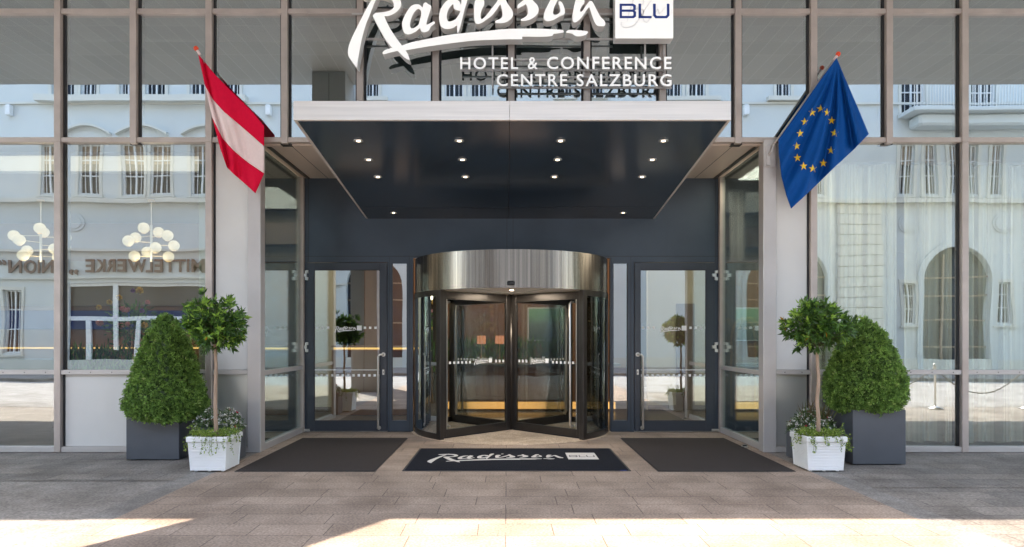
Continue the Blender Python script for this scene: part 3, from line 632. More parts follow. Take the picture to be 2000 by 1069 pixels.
# European flag
tip = at(1637, 106, 9.37); base = at(1511, 283, 9.47)
ef = thing('flag', 'blue flag with a ring of yellow stars on the right pole', 'flag', base, 'flags on wall poles')
flag_pole(ef, tip, base, X(1501, 9.5), Z(300, 9.5))
top = [(1633,113),(1604,153),(1563,212),(1520,273)]; rgt = [(1634,113),(1655,163),(1677,214),(1697,262)]
lft = [(1520,273),(1521,300),(1526,345),(1535,380),(1545,408)]; bot = [(1697,262),(1668,292),(1630,327),(1590,366),(1545,408)]
def eu_D(u, v):
    Dh = 9.30 + .09 * u
    ang = math.atan2(v + .02, u * 1.3 + .02)
    return Dh + .16 * v * (1 - u) * 0 + v ** .5 * (.075 * math.sin(ang * 17) + .04 * math.sin(ang * 31 + 1)) * min(1, 3 * math.hypot(u, v)) + .02 * math.sin(9 * v + 4 * u) * v * u + .03 * math.sin(v * 14 + u * 3) * u * v
def eu_img(u, v):
    T, Bo, Lf, Rg = quad_interp(top, u), quad_interp(bot, u), quad_interp(rgt, v), quad_interp(lft, v)
    c = [(top[0], 1-u, 1-v), (top[-1], u, 1-v), (bot[0], 1-u, v), (bot[-1], u, v)]
    x = T[0]*(1-v) + Bo[0]*v + Lf[0]*(1-u) + Rg[0]*u - sum(p[0]*a*b for p, a, b in c)
    y = T[1]*(1-v) + Bo[1]*v + Lf[1]*(1-u) + Rg[1]*u - sum(p[1]*a*b for p, a, b in c); return x, y
def cloth(fn_img, fn_D, nu, nv, v0=0, v1=1, th=.003):
    mb = MB(); vs = []
    for off in (0, th):
        for j in range(nv + 1):
            for i in range(nu + 1):
                u, v = i / nu, v0 + (v1 - v0) * j / nv; x, y = fn_img(u, v); vs.append(at(x, y, fn_D(u, v) + off))
    Q = (nu + 1) * (nv + 1); fs = []
    for j in range(nv):
        for i in range(nu):
            a = j*(nu+1)+i; fs.append((a, a+1, a+nu+2, a+nu+1)); fs.append((Q+a, Q+a+nu+1, Q+a+nu+2, Q+a+1))
    for i in range(nu): fs.append((i+1, i, Q+i, Q+i+1)); a = nv*(nu+1)+i; fs.append((a, a+1, Q+a+1, Q+a))
    for j in range(nv): a = j*(nu+1); fs.append((a, a+nu+1, Q+a+nu+1, Q+a)); a += nu; fs.append((a+nu+1, a, Q+a, Q+a+nu+1))
    return mb.add(vs, fs)
fc = part('flag_cloth', cloth(eu_img, eu_D, 60, 60), M['flagblue'], ef, True)
grid = [(u/50, v/50, *eu_img(u/50, v/50)) for u in range(51) for v in range(51)]
def eu_inv(x, y):
    u, v, _, _ = min(grid, key=lambda g: (g[2]-x)**2 + (g[3]-y)**2)
    for _ in range(4):
        x0, y0 = eu_img(u, v); e = 1e-3; xu, yu = eu_img(u+e, v); xv, yv = eu_img(u, v+e)
        a, b, c, d = (xu-x0)/e, (xv-x0)/e, (yu-y0)/e, (yv-y0)/e; det = a*d - b*c
        if abs(det) < 1e-6: break
        u = min(max(u + (d*(x-x0) - b*(y-y0))/det, 0), 1); v = min(max(v + (-c*(x-x0) + a*(y-y0))/det, 0), 1)
    return u, v
for cx, cy, sx in ((335,440,1),(386,418,1.1),(425,440,.75),(454,490,1),(471,567,1.1),(449,673,1),(403,752,1),(338,785,1.1),(282,770,1),(244,719,1),(240,647,.95),(261,569,.95),(288,497,.95)):
    cx, cy = 1480 + cx / 3.146, 80 + cy / 3.146; mb = MB(); vs = [(cx, cy)]
    tl = math.atan2(cx - 1594, 400) * .8
    for k in range(10):
        r = (8.4 if k % 2 == 0 else 3.3); t = math.pi * k / 5 + tl; vs.append((cx + r * math.sin(t) * sx * .92, cy - r * math.cos(t)))
    W = [at(x, y, eu_D(*eu_inv(x, y)) - .006) for x, y in vs]
    mb.add(W, [(0, 1 + (k+1) % 10, 1 + k) for k in range(10)]); part('star', mb, M['yellow'], ef)
# red-white-red flag
tip = at(383, 95, 9.37); base = at(497, 284, 9.47)
af = thing('flag', 'red, white and red striped flag on the left pole', 'flag', base, 'flags on wall poles')
flag_pole(af, tip, base, X(499, 9.5), Z(300, 9.5))
BD = [[(387,106),(402,124),(421,147),(461,187),(490,215),(516,246)],
      [(400,167),(416,195),(438,219),(457,235),(476,251),(516,286)],
      [(414,229),(435,271),(456,294),(470,306),(485,318),(516,339)],
      [(430,290),(443,327),(456,340),(470,352),(485,365),(499,378)]]
def au_img(u, v):
    f = v * 3; i = min(int(f), 2); f -= i; a, b = quad_interp(BD[i], u), quad_interp(BD[i+1], u)
    return a[0]*(1-f)+b[0]*f, a[1]*(1-f)+b[1]*f
def au_D(u, v): return 9.30 + .09*u + .045*math.sin(u*9 + v*3)*min(1, 2*v + .2)*(.3+u) + .06*math.exp(-((u-.14-.10*v)/.05)**2) + .02*math.sin(u*23 - v*5)*v + (.05*v*math.sin(2.5*v))*(1-u)
for i, (m, nm) in enumerate(((M['red'],'red_stripe'), (M['flagwhite'],'white_stripe'), (M['red'],'red_stripe'))):
    part(nm, cloth(au_img, au_D, 50, 16, i/3, (i+1)/3), m, af, True)
# ---------------------------------------------------------------- foliage
def leaf_mat(name, ramp, rough=.45, trans=.38):
    m = bpy.data.materials.new(name); m.use_nodes = True; t = m.node_tree; N = t.nodes; L = t.links; p = N['Principled BSDF']; out = N['Material Output']
    at_ = N.new('ShaderNodeAttribute'); at_.attribute_name = 'tint'; rp = N.new('ShaderNodeValToRGB')
    el = rp.color_ramp.elements
    while len(el) < len(ramp): el.new(.5)
    for e, (q, c) in zip(el, ramp): e.position = q; e.color = (*c, 1)
    L.new(at_.outputs['Fac'], rp.inputs[0]); L.new(rp.outputs[0], p.inputs['Base Color']); p.inputs['Roughness'].default_value = rough
    tl = N.new('ShaderNodeBsdfTranslucent'); L.new(rp.outputs[0], tl.inputs[0]); mx = N.new('ShaderNodeMixShader'); mx.inputs[0].default_value = trans
    L.new(p.outputs[0], mx.inputs[1]); L.new(tl.outputs[0], mx.inputs[2]); L.new(mx.outputs[0], out.inputs[0]); return m
M['box_leaf'] = leaf_mat('boxwood_leaves', [(0,(.05,.09,.025)),(.45,(.17,.30,.06)),(.8,(.36,.56,.12)),(1,(.48,.52,.20))])
M['bay_leaf'] = leaf_mat('laurel_leaves', [(0,(.035,.075,.025)),(.55,(.11,.23,.04)),(.9,(.36,.56,.08)),(.965,(.34,.52,.08)),(.985,(.45,.24,.02)),(1,(.5,.25,.03))], .32)
M['ivy_leaf'] = leaf_mat('creeper_leaves', [(0,(.09,.16,.025)),(.6,(.24,.36,.05)),(1,(.42,.50,.12))])
M['herb_leaf'] = leaf_mat('mixed_leaves', [(0,(.04,.08,.03)),(.6,(.10,.18,.06)),(1,(.24,.30,.14))])
M['petal'] = leaf_mat('petals', [(0,(.78,.76,.74)),(.55,(.85,.83,.80)),(.7,(.80,.66,.68)),(.9,(.55,.02,.05)),(1,(.62,.03,.06))])
M['dryleaf'] = leaf_mat('dry_blades', [(0,(.22,.12,.08)),(1,(.12,.16,.05))])
M['twig'] = mat('green_brown_twigs', (.07,.07,.03), .8, 0, .2, 20)
def unit(a): return a / np.maximum(np.linalg.norm(a, axis=1, keepdims=True), 1e-9)
def leaf_mb(P, Dr, Ln, W, T, mb=None, fold=.25):
    """one folded four-cornered leaf per row: base point, direction, length, half width, tint"""
    mb = mb or MB(); n = len(P); up = unit(rng.normal(size=(n, 3))); S = unit(np.cross(Dr, up)); Nn = np.cross(S, Dr)
    Ln = np.asarray(Ln).reshape(-1, 1); W = np.asarray(W).reshape(-1, 1)
    a = P; tip = P + Dr * Ln - Nn * Ln * .12; mid = P + Dr * Ln * .48
    l = mid + S * W + Nn * W * fold; r = mid - S * W + Nn * W * fold
    V = np.stack([a, l, tip, r], 1).reshape(-1, 3); b = len(mb.v)
    mb.v += [tuple(v) for v in V.tolist()]
    for i in range(n):
        q = b + i * 4; mb.f.append((q, q+1, q+2)); mb.f.append((q, q+2, q+3))
    mb.m += [0] * (2 * n); t = np.repeat(np.clip(T, 0, 1), 2).tolist(); mb.c = (mb.c or []) + t; return mb
def lump(P, s, seed):
    r = np.random.default_rng(seed); v = np.zeros(len(P))
    for k in range(7):
        d = r.normal(size=3) * s * (1 + k * .35); v += np.sin(P @ d + r.uniform(0, 6)) / (1 + k * .35)
    return v / 2.2
def boxwood(name, lab, cx, cy, z0, prof, ysq, seed, n=10500):
    t = thing(name, lab, 'shrub', (cx, cy, z0), 'cone-shaped shrubs in slate planters')
    zz = np.array([p[1] for p in prof]); rr = np.array([p[0] for p in prof])
    part('inner_core', MB().lathe((cx, cy, z0), [(max(r*.76, .01), z*.97 + .01) for r, z in prof], 20), M['box_leaf'], t, True)  # dark solid core added to block the view through the shrub
    ln = np.concatenate([[0], np.cumsum(np.hypot(np.diff(zz), np.diff(rr)) * (rr[1:] + rr[:-1] + .02))]); s = rng.uniform(0, ln[-1], n)
    z = np.interp(s, ln, zz); r = np.interp(s, ln, rr); th = rng.uniform(0, 2*math.pi, n)
    dz = np.gradient(zz); dr = np.gradient(rr); nz = np.interp(z, zz, -dr); nr = np.interp(z, zz, dz) if False else np.interp(s, ln, dz); nz = np.interp(s, ln, -dr)
    Nm = unit(np.stack([np.cos(th)*nr, np.sin(th)*nr, nz], 1))
    P0 = np.stack([np.cos(th)*r, np.sin(th)*r, z], 1)
    lp = lump(P0, 9, seed) * .018 + lump(P0, 40, seed + 1) * .016 + lump(P0, 115, seed + 3) * .020
    P = P0 + Nm * (lp + rng.uniform(-.045, .012, n))[:, None]
    Ps, Ds, Ls, Ws, Ts = [], [], [], [], []
    cl = np.clip(.42 + lump(P0, 24, seed+2) * .14 + lump(P0, 115, seed+3) * .20 + rng.normal(0, .14, n), 0, .97)
    for k in range(7):
        d = unit(Nm * .75 + rng.normal(size=(n, 3)) * .62 + np.array([0, 0, .12])); Ps.append(P + rng.normal(0, .008, (n, 3))); Ds.append(d)
        Ls.append(rng.uniform(.017, .031, n)); Ws.append(rng.uniform(.005, .0095, n)); Ts.append(cl + rng.normal(0, .09, n))
    P = np.concatenate(Ps); P[:, 1] *= ysq; P += np.array([cx, cy, z0])
    part('foliage', leaf_mb(P, np.concatenate(Ds), np.concatenate(Ls), np.concatenate(Ws), np.clip(np.concatenate(Ts), 0, .96)), M['box_leaf'], t)
def box_planter(name, lab, x0, x1, y0, y1, h, grp):
    t = thing(name, lab, 'planter', ((x0+x1)/2, (y0+y1)/2, 0), grp); w = .022
    mb = MB().bbox(x0, x1, y0, y0+w, .012, h, .003).bbox(x0, x1, y1-w, y1, .012, h, .003).bbox(x0, x0+w, y0+w, y1-w, .012, h, .003).bbox(x1-w, x1, y0+w, y1-w, .012, h, .003).box(x0+w, x1-w, y0+w, y1-w, .02, .04)
    part('box_body', mb, M['planter'], t)
    part('feet', MB().box(x0+.04, x1-.04, y0+.04, y1-.04, 0, .012), M['rubber'], t)
    part('soil', MB().box(x0+w, x1-w, y0+w, y1-w, h-.08, h-.05), M['soil'], t); return t
gp = 'slate box planters'
box_planter('box_planter', 'tall slate grey cube planter under the left cone-shaped shrub', -4.97, -4.28, -.70, -.12, .605, gp)
box_planter('box_planter', 'tall slate grey cube planter under the right cone-shaped shrub', 4.345, 5.01, -1.04, -.42, .695, gp)
box_planter('box_planter', 'small slate grey planter with flowers behind the left white planter', -4.02, -3.50, -.86, -.46, .44, gp)
box_planter('box_planter', 'small slate grey planter with flowers behind the right white planter', 3.76, 4.20, -.92, -.42, .42, gp)
pr = [(.05,-.09),(.34,-.06),(.47,.02),(.515,.13),(.49,.24),(.44,.40),(.395,.56),(.345,.74),(.285,.92),(.215,1.07),(.12,1.21),(.04,1.29),(.01,1.31)]
boxwood('cone_shrub', 'dense cone-shaped green shrub left of the entrance, pointed top', -4.50, -.60, .60, pr, .84, 3)
pr = [(.05,-.05),(.30,-.02),(.42,.04),(.475,.13),(.48,.28),(.45,.44),(.385,.64),(.30,.80),(.205,.96),(.10,1.08),(.04,1.14),(.01,1.16)]
boxwood('cone_shrub', 'dense cone-shaped green shrub right of the entrance, broader top', 4.63, -.78, .69, pr, .88, 9)

def bay_tree(lab, cx, cy, z0, zc, rx, rz, lean, seed):
    t = thing('laurel_tree', lab, 'tree', (cx, cy, z0), 'standard laurels in white planters'); r = np.random.default_rng(seed)
    tr = [(cx + .006*math.sin(i*1.3) + lean*i/9, cy + .01*math.cos(i*1.7), z0 + (zc - .25 - z0)*i/9) for i in range(10)]
    part('trunk', MB().tube(tr, .026, 10, 0, .018), M['bark'], t, True)
    top = Vector(tr[-1]); n = 250; c = np.array([cx + lean, cy, zc])
    d = unit(r.normal(size=(n, 3))); rad = r.uniform(.0, 1, n) ** .38
    sc = np.array([rx, rx, rz]) - .065; lm = 1 + .24 * lump(d * 1.0, 3.1, seed)
    tips = c + d * sc * (rad * lm)[:, None]
    mb = MB()
    for i in range(0, n, 2):
        p = Vector(tips[i]); m_ = top.lerp(p, .5) + Vector((0, 0, .03)); mb.tube([top, m_, p], .0055, 4, 0, .002)
    part('limbs', mb, M['twig'], t)
    Ps, Ds, Ls, Ws, Ts = [], [], [], [], []
    young = r.uniform(size=n) < .30 + .25 * (d[:, 2] > .1)
    for k in range(12):
        ang = r.uniform(0, 6.28, n); base = unit(d + np.array([0, 0, .25]) + r.normal(0, .35, (n, 3)))
        sp = unit(np.cross(base, unit(r.normal(size=(n, 3))))); f = .35 + .9 * (k / 12)
        dd = unit(base * (1 - .45 * f) + sp * (.35 + .55 * f) + np.array([0, 0, -.30]) * f * (1 - young[:, None] * .7))
        Ps.append(tips - base * (.06 * k / 12)); Ds.append(dd); Ls.append(r.uniform(.070, .115, n) * (1 - .15 * young)); Ws.append(r.uniform(.0115, .017, n))
        tt = np.where(young & (k < 6), r.uniform(.62, .955, n), r.uniform(.05, .6, n)); tt = np.where(r.uniform(size=n) < (.001 if cx < 0 else .006), .99, np.minimum(tt, .955)); Ts.append(tt)
    part('crown', leaf_mb(np.concatenate(Ps), np.concatenate(Ds), np.concatenate(Ls), np.concatenate(Ws), np.concatenate(Ts)), M['bay_leaf'], t)
bay_tree('round-headed small laurel tree in the left white planter', -3.555, -1.28, .38, 1.775, .455, .41, .00, 5)
bay_tree('round-headed small laurel tree in the right white planter', 3.80, -1.27, .38, 1.745, .49, .37, .00, 8)

def white_planter(lab, cx, cy, seed):
    t = thing('white_planter', lab, 'planter', (cx, cy, 0), 'white ribbed planters'); q = math.sqrt(2)
    pr = [(.19*q,.016),(.205*q,.02),(.207*q,.05)]; z = .055; nr = 15
    for i in range(nr):
        b = .207 + .015 * i / nr; pr += [(b*q, z), ((b-.005)*q, z+.0035), ((b-.005)*q, z+.009), ((b+.001)*q, z+.0125)]; z += .0185
    pr += [(.223*q, z+.004),(.224*q,.355),(.238*q,.360),(.243*q,.368),(.243*q,.415),(.238*q,.424),(.222*q,.425),(.219*q,.40),(.21*q,.36)]
    mb = MB().lathe((cx, cy, 0), pr, 4); mb.rot(R(45), (cx, cy)); part('ribbed_body', mb, M['plastic'], t)
    for sx in (-1, 1):
        for sy in (-1, 1): part('corner_trim', MB().tube([(cx+sx*.204, cy+sy*.204, .02), (cx+sx*.2235, cy+sy*.2235, .357)], .008, 6), M['plastic'], t)
    mb = MB()
    for sx in (-.16, 0, .16):
        for sy in (-.16, .16): mb.cyl((cx+sx, cy+sy, .001), .018, .018, 10)
    part('feet', mb, M['plastic'], t); part('soil', MB().box(cx-.205, cx+.205, cy-.205, cy+.205, .36, .385), M['soil'], t)
    r = np.random.default_rng(seed); g = thing('creeper_plant', 'yellow-green creeper spilling over the rim of the %s white planter' % ('left' if cx < 0 else 'right'), 'plant', (cx, cy, .38), 'creepers in the white planters')
    n = 1100; th = r.uniform(0, 6.28, n); rr = np.sqrt(r.uniform(0, 1, n)) * .25; P = np.stack([cx + rr*np.cos(th)*1.05, cy + rr*np.sin(th)*.95, .40 + r.uniform(0, .085, n) * (1 - .3*np.abs(np.sin(th*3)))], 1)
    Pl, Dl = [P], [unit(np.stack([np.cos(th)*.7, np.sin(th)*.7, np.ones(n)*.6], 1) + r.normal(0, .5, (n, 3)))]
    strands = MB()
    for k in range(24):
        a = r.uniform(0, 6.28) if k > 8 else r.uniform(-2.9, -.3); e = .245 * min(1/abs(math.cos(a)+1e-6), 1/abs(math.sin(a)+1e-6)); L_ = r.uniform(.04, .20); sp = r.uniform(.0, .05)
        pts = [(cx + math.cos(a)*e*.7, cy + math.sin(a)*e*.7, .42), (cx + math.cos(a)*(e+.012), cy + math.sin(a)*(e+.012), .435)] + [(cx + math.cos(a)*(e+.02+sp*j/4) + r.normal(0,.006), cy + math.sin(a)*(e+.02+sp*j/4), .425 - L_*j/4) for j in range(1, 5)]
        strands.tube(pts, .0016, 4); q = np.array(pts[1:]); q = np.concatenate([q + r.normal(0, .010, q.shape) for _ in range(4)]); Pl.append(q); Dl.append(unit(r.normal(size=q.shape) + np.array([0, 0, .3])))
    for k in range(14):
        a = r.uniform(0, 6.28); h = r.uniform(.05, .13); b = np.array([cx + math.cos(a)*.2, cy + math.sin(a)*.2, .42]); e = b + np.array([math.cos(a)*.10, math.sin(a)*.06, h]); strands.tube([b, (b+e)/2 + np.array([0,0,.02]), e], .0015, 4)
        q = np.array([b + (e-b)*s for s in np.linspace(.3, 1, 5)]); q = np.concatenate([q + r.normal(0, .01, q.shape) for _ in range(3)]); Pl.append(q); Dl.append(unit(r.normal(size=q.shape)))
    P = np.concatenate(Pl); Dd = np.concatenate(Dl); n = len(P)
    part('leaves', leaf_mb(P, Dd, r.uniform(.016, .028, n), r.uniform(.007, .011, n), r.uniform(.0, 1, n)), M['ivy_leaf'], g); part('stems', strands, M['twig'], g)
white_planter('white ribbed square planter at the left edge of the left mat', -3.56, -1.28, 21)
white_planter('white ribbed square planter at the right edge of the right mat', 3.80, -1.27, 22)

def flower_mound(lab, cx, cy, z, w, seed, redside, grass):
    r = np.random.default_rng(seed); t = thing('flower_bed_plant', lab, 'flowers', (cx, cy, z), 'flowers in the small slate planters'); n = 1500
    th = r.uniform(0, 6.28, n); el = r.uniform(0, 1, n); P = np.stack([cx + w*np.cos(th)*np.sqrt(1-el**2)*1.05, cy + .20*np.sin(th)*np.sqrt(1-el**2), z + .20*el*(1+.25*np.sin(th*2+1)) - .03], 1) + r.normal(0, .02, (n, 3))
    Nn = unit(P - np.array([cx, cy, z - .15])); part('leaves', leaf_mb(P, unit(Nn + r.normal(0, .5, (n, 3))), r.uniform(.03, .06, n), r.uniform(.004, .009, n), r.uniform(0, 1, n)), M['herb_leaf'], t)
    Pp, Dp, Tp = [], [], []
    for k in range(230):
        i = r.integers(n); c = P[i] + Nn[i] * .028
        if c[1] > cy + .15: continue
        if (c[0]-cx) * redside < -.02: 
            if r.uniform() < .65: continue
        red = r.uniform() < .07
        for q in range(6 if not red else 9):
            a = q * 1.047 + r.uniform(0, 1); s = unit(np.cross(Nn[i:i+1], r.normal(size=(1, 3))))[0]; Pp.append(c + r.normal(0, .005, 3)); Dp.append(unit((s + Nn[i]*.3)[None])[0]); Tp.append(r.uniform(.9, 1) if red else r.uniform(0, .6))
    Pp, Dp = np.array(Pp), np.array(Dp); m = len(Pp); part('blossoms', leaf_mb(Pp, Dp, r.uniform(.016, .028, m), r.uniform(.007, .011, m), np.array(Tp)), M['petal'], t)
    if grass:
        m = 60; P = np.stack([cx + r.uniform(-.08, .2, m), cy + r.uniform(-.1, .1, m), np.full(m, z + .05)], 1); Dd = unit(np.stack([r.normal(0, .35, m), r.normal(0, .2, m), np.ones(m)], 1))
        part('grass_blades', leaf_mb(P, Dd, r.uniform(.2, .38, m), r.uniform(.002, .0035, m), r.uniform(0, 1, m)), M['dryleaf'], t)
flower_mound('white and red flowers in the small slate planter behind the left white planter', -3.78, -.66, .43, .27, 31, 1, False)
flower_mound('white flowers and thin grass blades in the small slate planter behind the right white planter', 3.99, -.67, .41, .26, 33, -1, True)

# ---------------------------------------------------------------- rooms behind the glass
def area(x, y, z, sx, sy, e, col=(1,.86,.68)):  # fill lights added to brighten the rooms, no fixtures modelled
    l = bpy.data.lights.new('room_fill', 'AREA'); l.shape = 'RECTANGLE'; l.size = sx; l.size_y = sy; l.energy = e * .12; l.color = col
    o = bpy.data.objects.new('room_fill', l); COL.objects.link(o); o.location = (x, y, z)
M['cove'] = emit('ceiling_panel_light', (1,.86,.68), .085)
M['led'] = emit('warm_strip_light', (1,.58,.16), .20); M['ledw'] = emit('warm_base_glow', (1,.52,.15), .20)
M['globe'] = emit('lit_globe', (1,.80,.54), .085); M['shade'] = emit('orange_shade', (.85,.34,.17), .13)
M['screen'] = emit('blue_screen', (.008,.012,.07), .12)
M['wood'] = mat('brown_wood_panelling', (.20,.095,.045), .45, 0, .2, 2, 0, 60, .5, (1,1,.12))
M['taupe'] = mat('taupe_panel', (.25,.20,.16), .7, 0, .05, 2)
cl = thing('ceiling_light_panel', 'long cream lit panel in the ceiling of the left room', 'ceiling light', (-10, 1.1, 4.33))
part('diffuser', MB().box(-16, -4.6, .55, 1.55, 4.325, 4.345), M['cove'], cl); part('trim', MB().bbox(-16.05, -4.55, .49, .55, 4.30, 4.35, .003).bbox(-16.05, -4.55, 1.55, 1.61, 4.30, 4.35, .003), M['frame2'], cl)
area(-8.5, 3.2, 4.28, 5, 2, 42); area(0, 5.2, 4.28, 5, 2.5, 260); area(9, 2.2, 4.28, 8, 1.2, 260); area(4.6, 3.8, 4.25, 1.4, 2, 22); area(4.3, 1.4, 4.25, .9, .9, 60); area(-4.8, 3.4, 4.25, 1.6, 2, 80)
# bar at the back of the left room
bw = thing('bar_wall', 'dark panelled bar wall with a blue screen and an amber strip light, left room', 'wall', (-9.6, 6.5, 0))
part('wood_panel', MB().box(-16, -6.1, 6.5, 6.7, 0, 4.3), M['wood'], bw); part('taupe_panel', MB().box(-12.6, -6.5, 6.44, 6.499, 2.35, 3.4), M['taupe'], bw)
part('screen', MB().bbox(-12.4, -7.2, 6.43, 6.499, 1.80, 2.24, .01), M['screen'], bw); part('strip_light', MB().box(-12.8, -6.5, 6.40, 6.43, 1.345, 1.375), M['led'], bw)
part('counter', MB().bbox(-12.8, -6.3, 5.7, 6.3, 0, 1.12, .01), M['roomwall'], bw)
pp = thing('inner_pillar', 'cream pillar just inside the left window', 'pillar', (-4.4, .5, 0)); part('shaft', MB().bbox(-4.50, -4.30, .35, .7, .005, 4.32, .01), M['cream'], pp); part('base', MB().bbox(-4.52, -4.28, .33, .72, .005, .12, .004), M['roomwall'], pp)
def cream_wall(x0, x1, y, lab):
    t = thing('inner_wall', lab, 'wall', ((x0+x1)/2, y, 0)); part('plaster', MB().box(x0, x1, y, y+.15, .01, 4.3), M['cream'], t)
    part('beam', MB().bbox(x0-.02, x1+.02, y-.35, y-.001, 3.55, 4.0, .01), M['taupe'], t); part('skirting', MB().bbox(x0, x1, y-.02, y-.001, .01, .12, .003), M['roomwall'], t); return t
cream_wall(-6.0, -3.7, 5.0, 'cream inner wall seen through the left reveal glass')
t = cream_wall(3.1, 6.2, 5.4, 'cream inner wall with a dark doorway behind the right glass door'); part('doorway', MB().bbox(3.72, 4.12, 5.36, 5.398, .01, 2.35, .004), M['roomwall'], t)
# chandeliers
GL = [(750,175),(828,198),(875,215),(670,243),(708,226),(812,278),(908,268),(768,300),(702,322),(880,325)]
Dc = 13.5; sx0 = X(295.5, Dc)
ch = thing('chandelier', 'lit globe chandelier in the middle of the left window', 'chandelier', (sx0, Dc - D0, 4.33), 'globe chandeliers')
zb = Z(512, Dc)
part('stem', MB().tube([(sx0, Dc-D0, 4.33), (sx0, Dc-D0, zb)], .010, 8).tube([(sx0, Dc-D0, Z(440, Dc)), (sx0, Dc-D0, zb)], .022, 10), M['frame2'], ch, True)
part('ceiling_rose', MB().cyl((sx0, Dc-D0, 4.30), .07, .03, 20), M['brass'], ch)
for i, (gx, gy) in enumerate(GL):
    dd = Dc + (-.28, .22, -.18, -.22, .26, -.3, .1, .3, -.1, .12)[i]; p = at(gx/2.673, 380 + gy/2.673, dd); q = Vector((sx0, Dc-D0, p.z))
    a = part('arm', MB().tube([q, p], .006, 6), M['brass'], ch); g = part('globe', MB().ball(p, .105, 18), M['globe'], a, True)
    part('cap', MB().lathe((p.x, p.y, p.z), [(.03,-.11),(.045,-.104),(.04,-.09)], 12), M['brass'], g)
c2 = copy_tree(ch); c2.location.x = X(79.7, Dc); c2.rotation_euler.z = .55; c2['label'] = 'lit globe chandelier at the left edge of the picture, cut by a mullion'
for x in (sx0, X(79.7, Dc)):
    l = bpy.data.lights.new('chandelier_light', 'POINT'); l.energy = 4; l.color = (1,.82,.58); l.shadow_soft_size = .3; lo = bpy.data.objects.new('chandelier_light', l); COL.objects.link(lo); lo.location = (x, Dc-D0-.2, Z(478, Dc)-.5)
# flower arrangement and indoor greenery
Df = 12.6; fx = X(258, Df)
fa = thing('flower_arrangement', 'tall bouquet of yellow and pink blooms in a glass vase behind the left window', 'bouquet', (fx, Df-D0, .9))
part('pedestal', MB().bbox(fx-.2, fx+.2, Df-D0-.2, Df-D0+.2, .01, .9, .01), M['roomwall'], fa)
part('vase', MB().lathe((fx, Df-D0, .9), [(.06,0),(.09,.02),(.075,.15),(.06,.3),(.09,.4)], 20), M['brass'], fa, True)
r = np.random.default_rng(4); n = 500; d = unit(r.normal(size=(n, 3)) + np.array([0,0,.5])); P = np.array([fx, Df-D0, 1.75]) + d * np.array([.5,.35,.5]) * r.uniform(.2, 1, n)[:, None]
part('greenery', leaf_mb(P, unit(d + r.normal(0,.4,(n,3))), r.uniform(.08,.16,n), r.uniform(.012,.025,n), r.uniform(0,.7,n)), M['bay_leaf'], fa)
mb = MB()
for i in range(16): p = P[i*7]; mb.tube([(fx, Df-D0, 1.3), p], .004, 4)
part('stems', mb, M['twig'], fa)
fc_ = {'y': mat('yellow_bloom', (.75,.52,.16), .7), 'p': mat('pink_bloom', (.72,.34,.34), .7), 'v': mat('violet_bloom', (.30,.10,.38), .7)}
for bx_, by_, rad, k in ((390,325,28,'y'),(500,270,28,'y'),(600,220,32,'y'),(815,150,40,'y'),(640,340,34,'p'),(685,350,30,'p'),(560,430,30,'v'),(620,515,34,'p'),(400,485,36,'p'),(870,510,34,'y'),(900,270,26,'p'),(745,150,24,'v'),(690,500,26,'p'),(840,360,26,'v')):
    p = at(120 + bx_/5.35, 540 + by_/5.35, Df - .25); rr_ = rad/5.35*Df/F; m_ = 60; d = unit(r.normal(size=(m_,3)))
    part('bloom', leaf_mb(np.array(p) + d*rr_*.2, d, np.full(m_, rr_*.9), np.full(m_, rr_*.3), np.zeros(m_)), fc_[k], fa)
def greens(name, lab, x0, x1, y0, y1, z0, z1, n, m, grp=None):
    t = thing(name, lab, 'plants', ((x0+x1)/2, (y0+y1)/2, 0), grp); r = np.random.default_rng(int(abs(x0)*100))
    part('trough', MB().bbox(x0, x1, y0, y1, .01, z0, .006), M['roomwall'], t)
    P = np.stack([r.uniform(x0, x1, n), r.uniform(y0, y1, n), z0 + (z1-z0)*r.uniform(0, .75, n)], 1)
    part('foliage', leaf_mb(P, unit(np.stack([r.normal(0,.4,n), r.normal(0,.3,n), np.ones(n)],1)), r.uniform(.12,.26,n), r.uniform(.008,.02,n), r.uniform(0,.75,n)), m, t)
greens('indoor_plants', 'upright green plants in a low trough behind the left window', -8.0, -6.7, 2.4, 2.7, .75, 1.55, 700, M['bay_leaf'])
greens('indoor_hedge', 'row of green plants at the back of the lobby behind the revolving door', -1.4, 1.5, 5.9, 6.2, 1.0, 1.62, 1300, M['bay_leaf'])
# lobby desk, shelves, picture, table lamps
t = thing('reception_desk', 'long dark desk with an amber glow along its foot behind the revolving door', 'desk', (0, 5.3, 0))
part('desk_body', MB().bbox(-2.4, 2.4, 5.1, 5.6, .22, 1.0, .01), M['wood'], t); part('plinth', MB().box(-2.35, 2.35, 5.16, 5.5, .06, .22), M['ledw'], t); part('foot', MB().box(-2.3, 2.3, 5.2, 5.5, .01, .06), M['roomwall'], t); part('desk_top', MB().bbox(-2.45, 2.45, 5.05, 5.65, 1.0, 1.04, .006), M['roomfloor'], t)
t = thing('lit_shelf', 'dark sideboard with an amber strip light behind the left glass door', 'shelf', (-2.9, 4.6, 0))
part('cabinet', MB().bbox(-3.6, -1.75, 4.4, 4.8, .01, 1.35, .01), M['wood'], t); part('strip_light', MB().box(-3.55, -1.8, 4.37, 4.398, 1.36, 1.40), M['led'], t); part('upper_board', MB().bbox(-3.6, -1.75, 4.36, 4.8, 1.405, 1.44, .004), M['wood'], t)
lw_ = thing('lobby_wall', 'brown wood panelled wall at the back of the lobby', 'wall', (0, 7.6, 0)); part('panelling', MB().box(-3.6, 3.0, 7.6, 7.75, .01, 4.3), M['wood'], lw_); part('skirting', MB().bbox(-3.6, 3.0, 7.57, 7.599, .01, .15, .003), M['roomwall'], lw_)
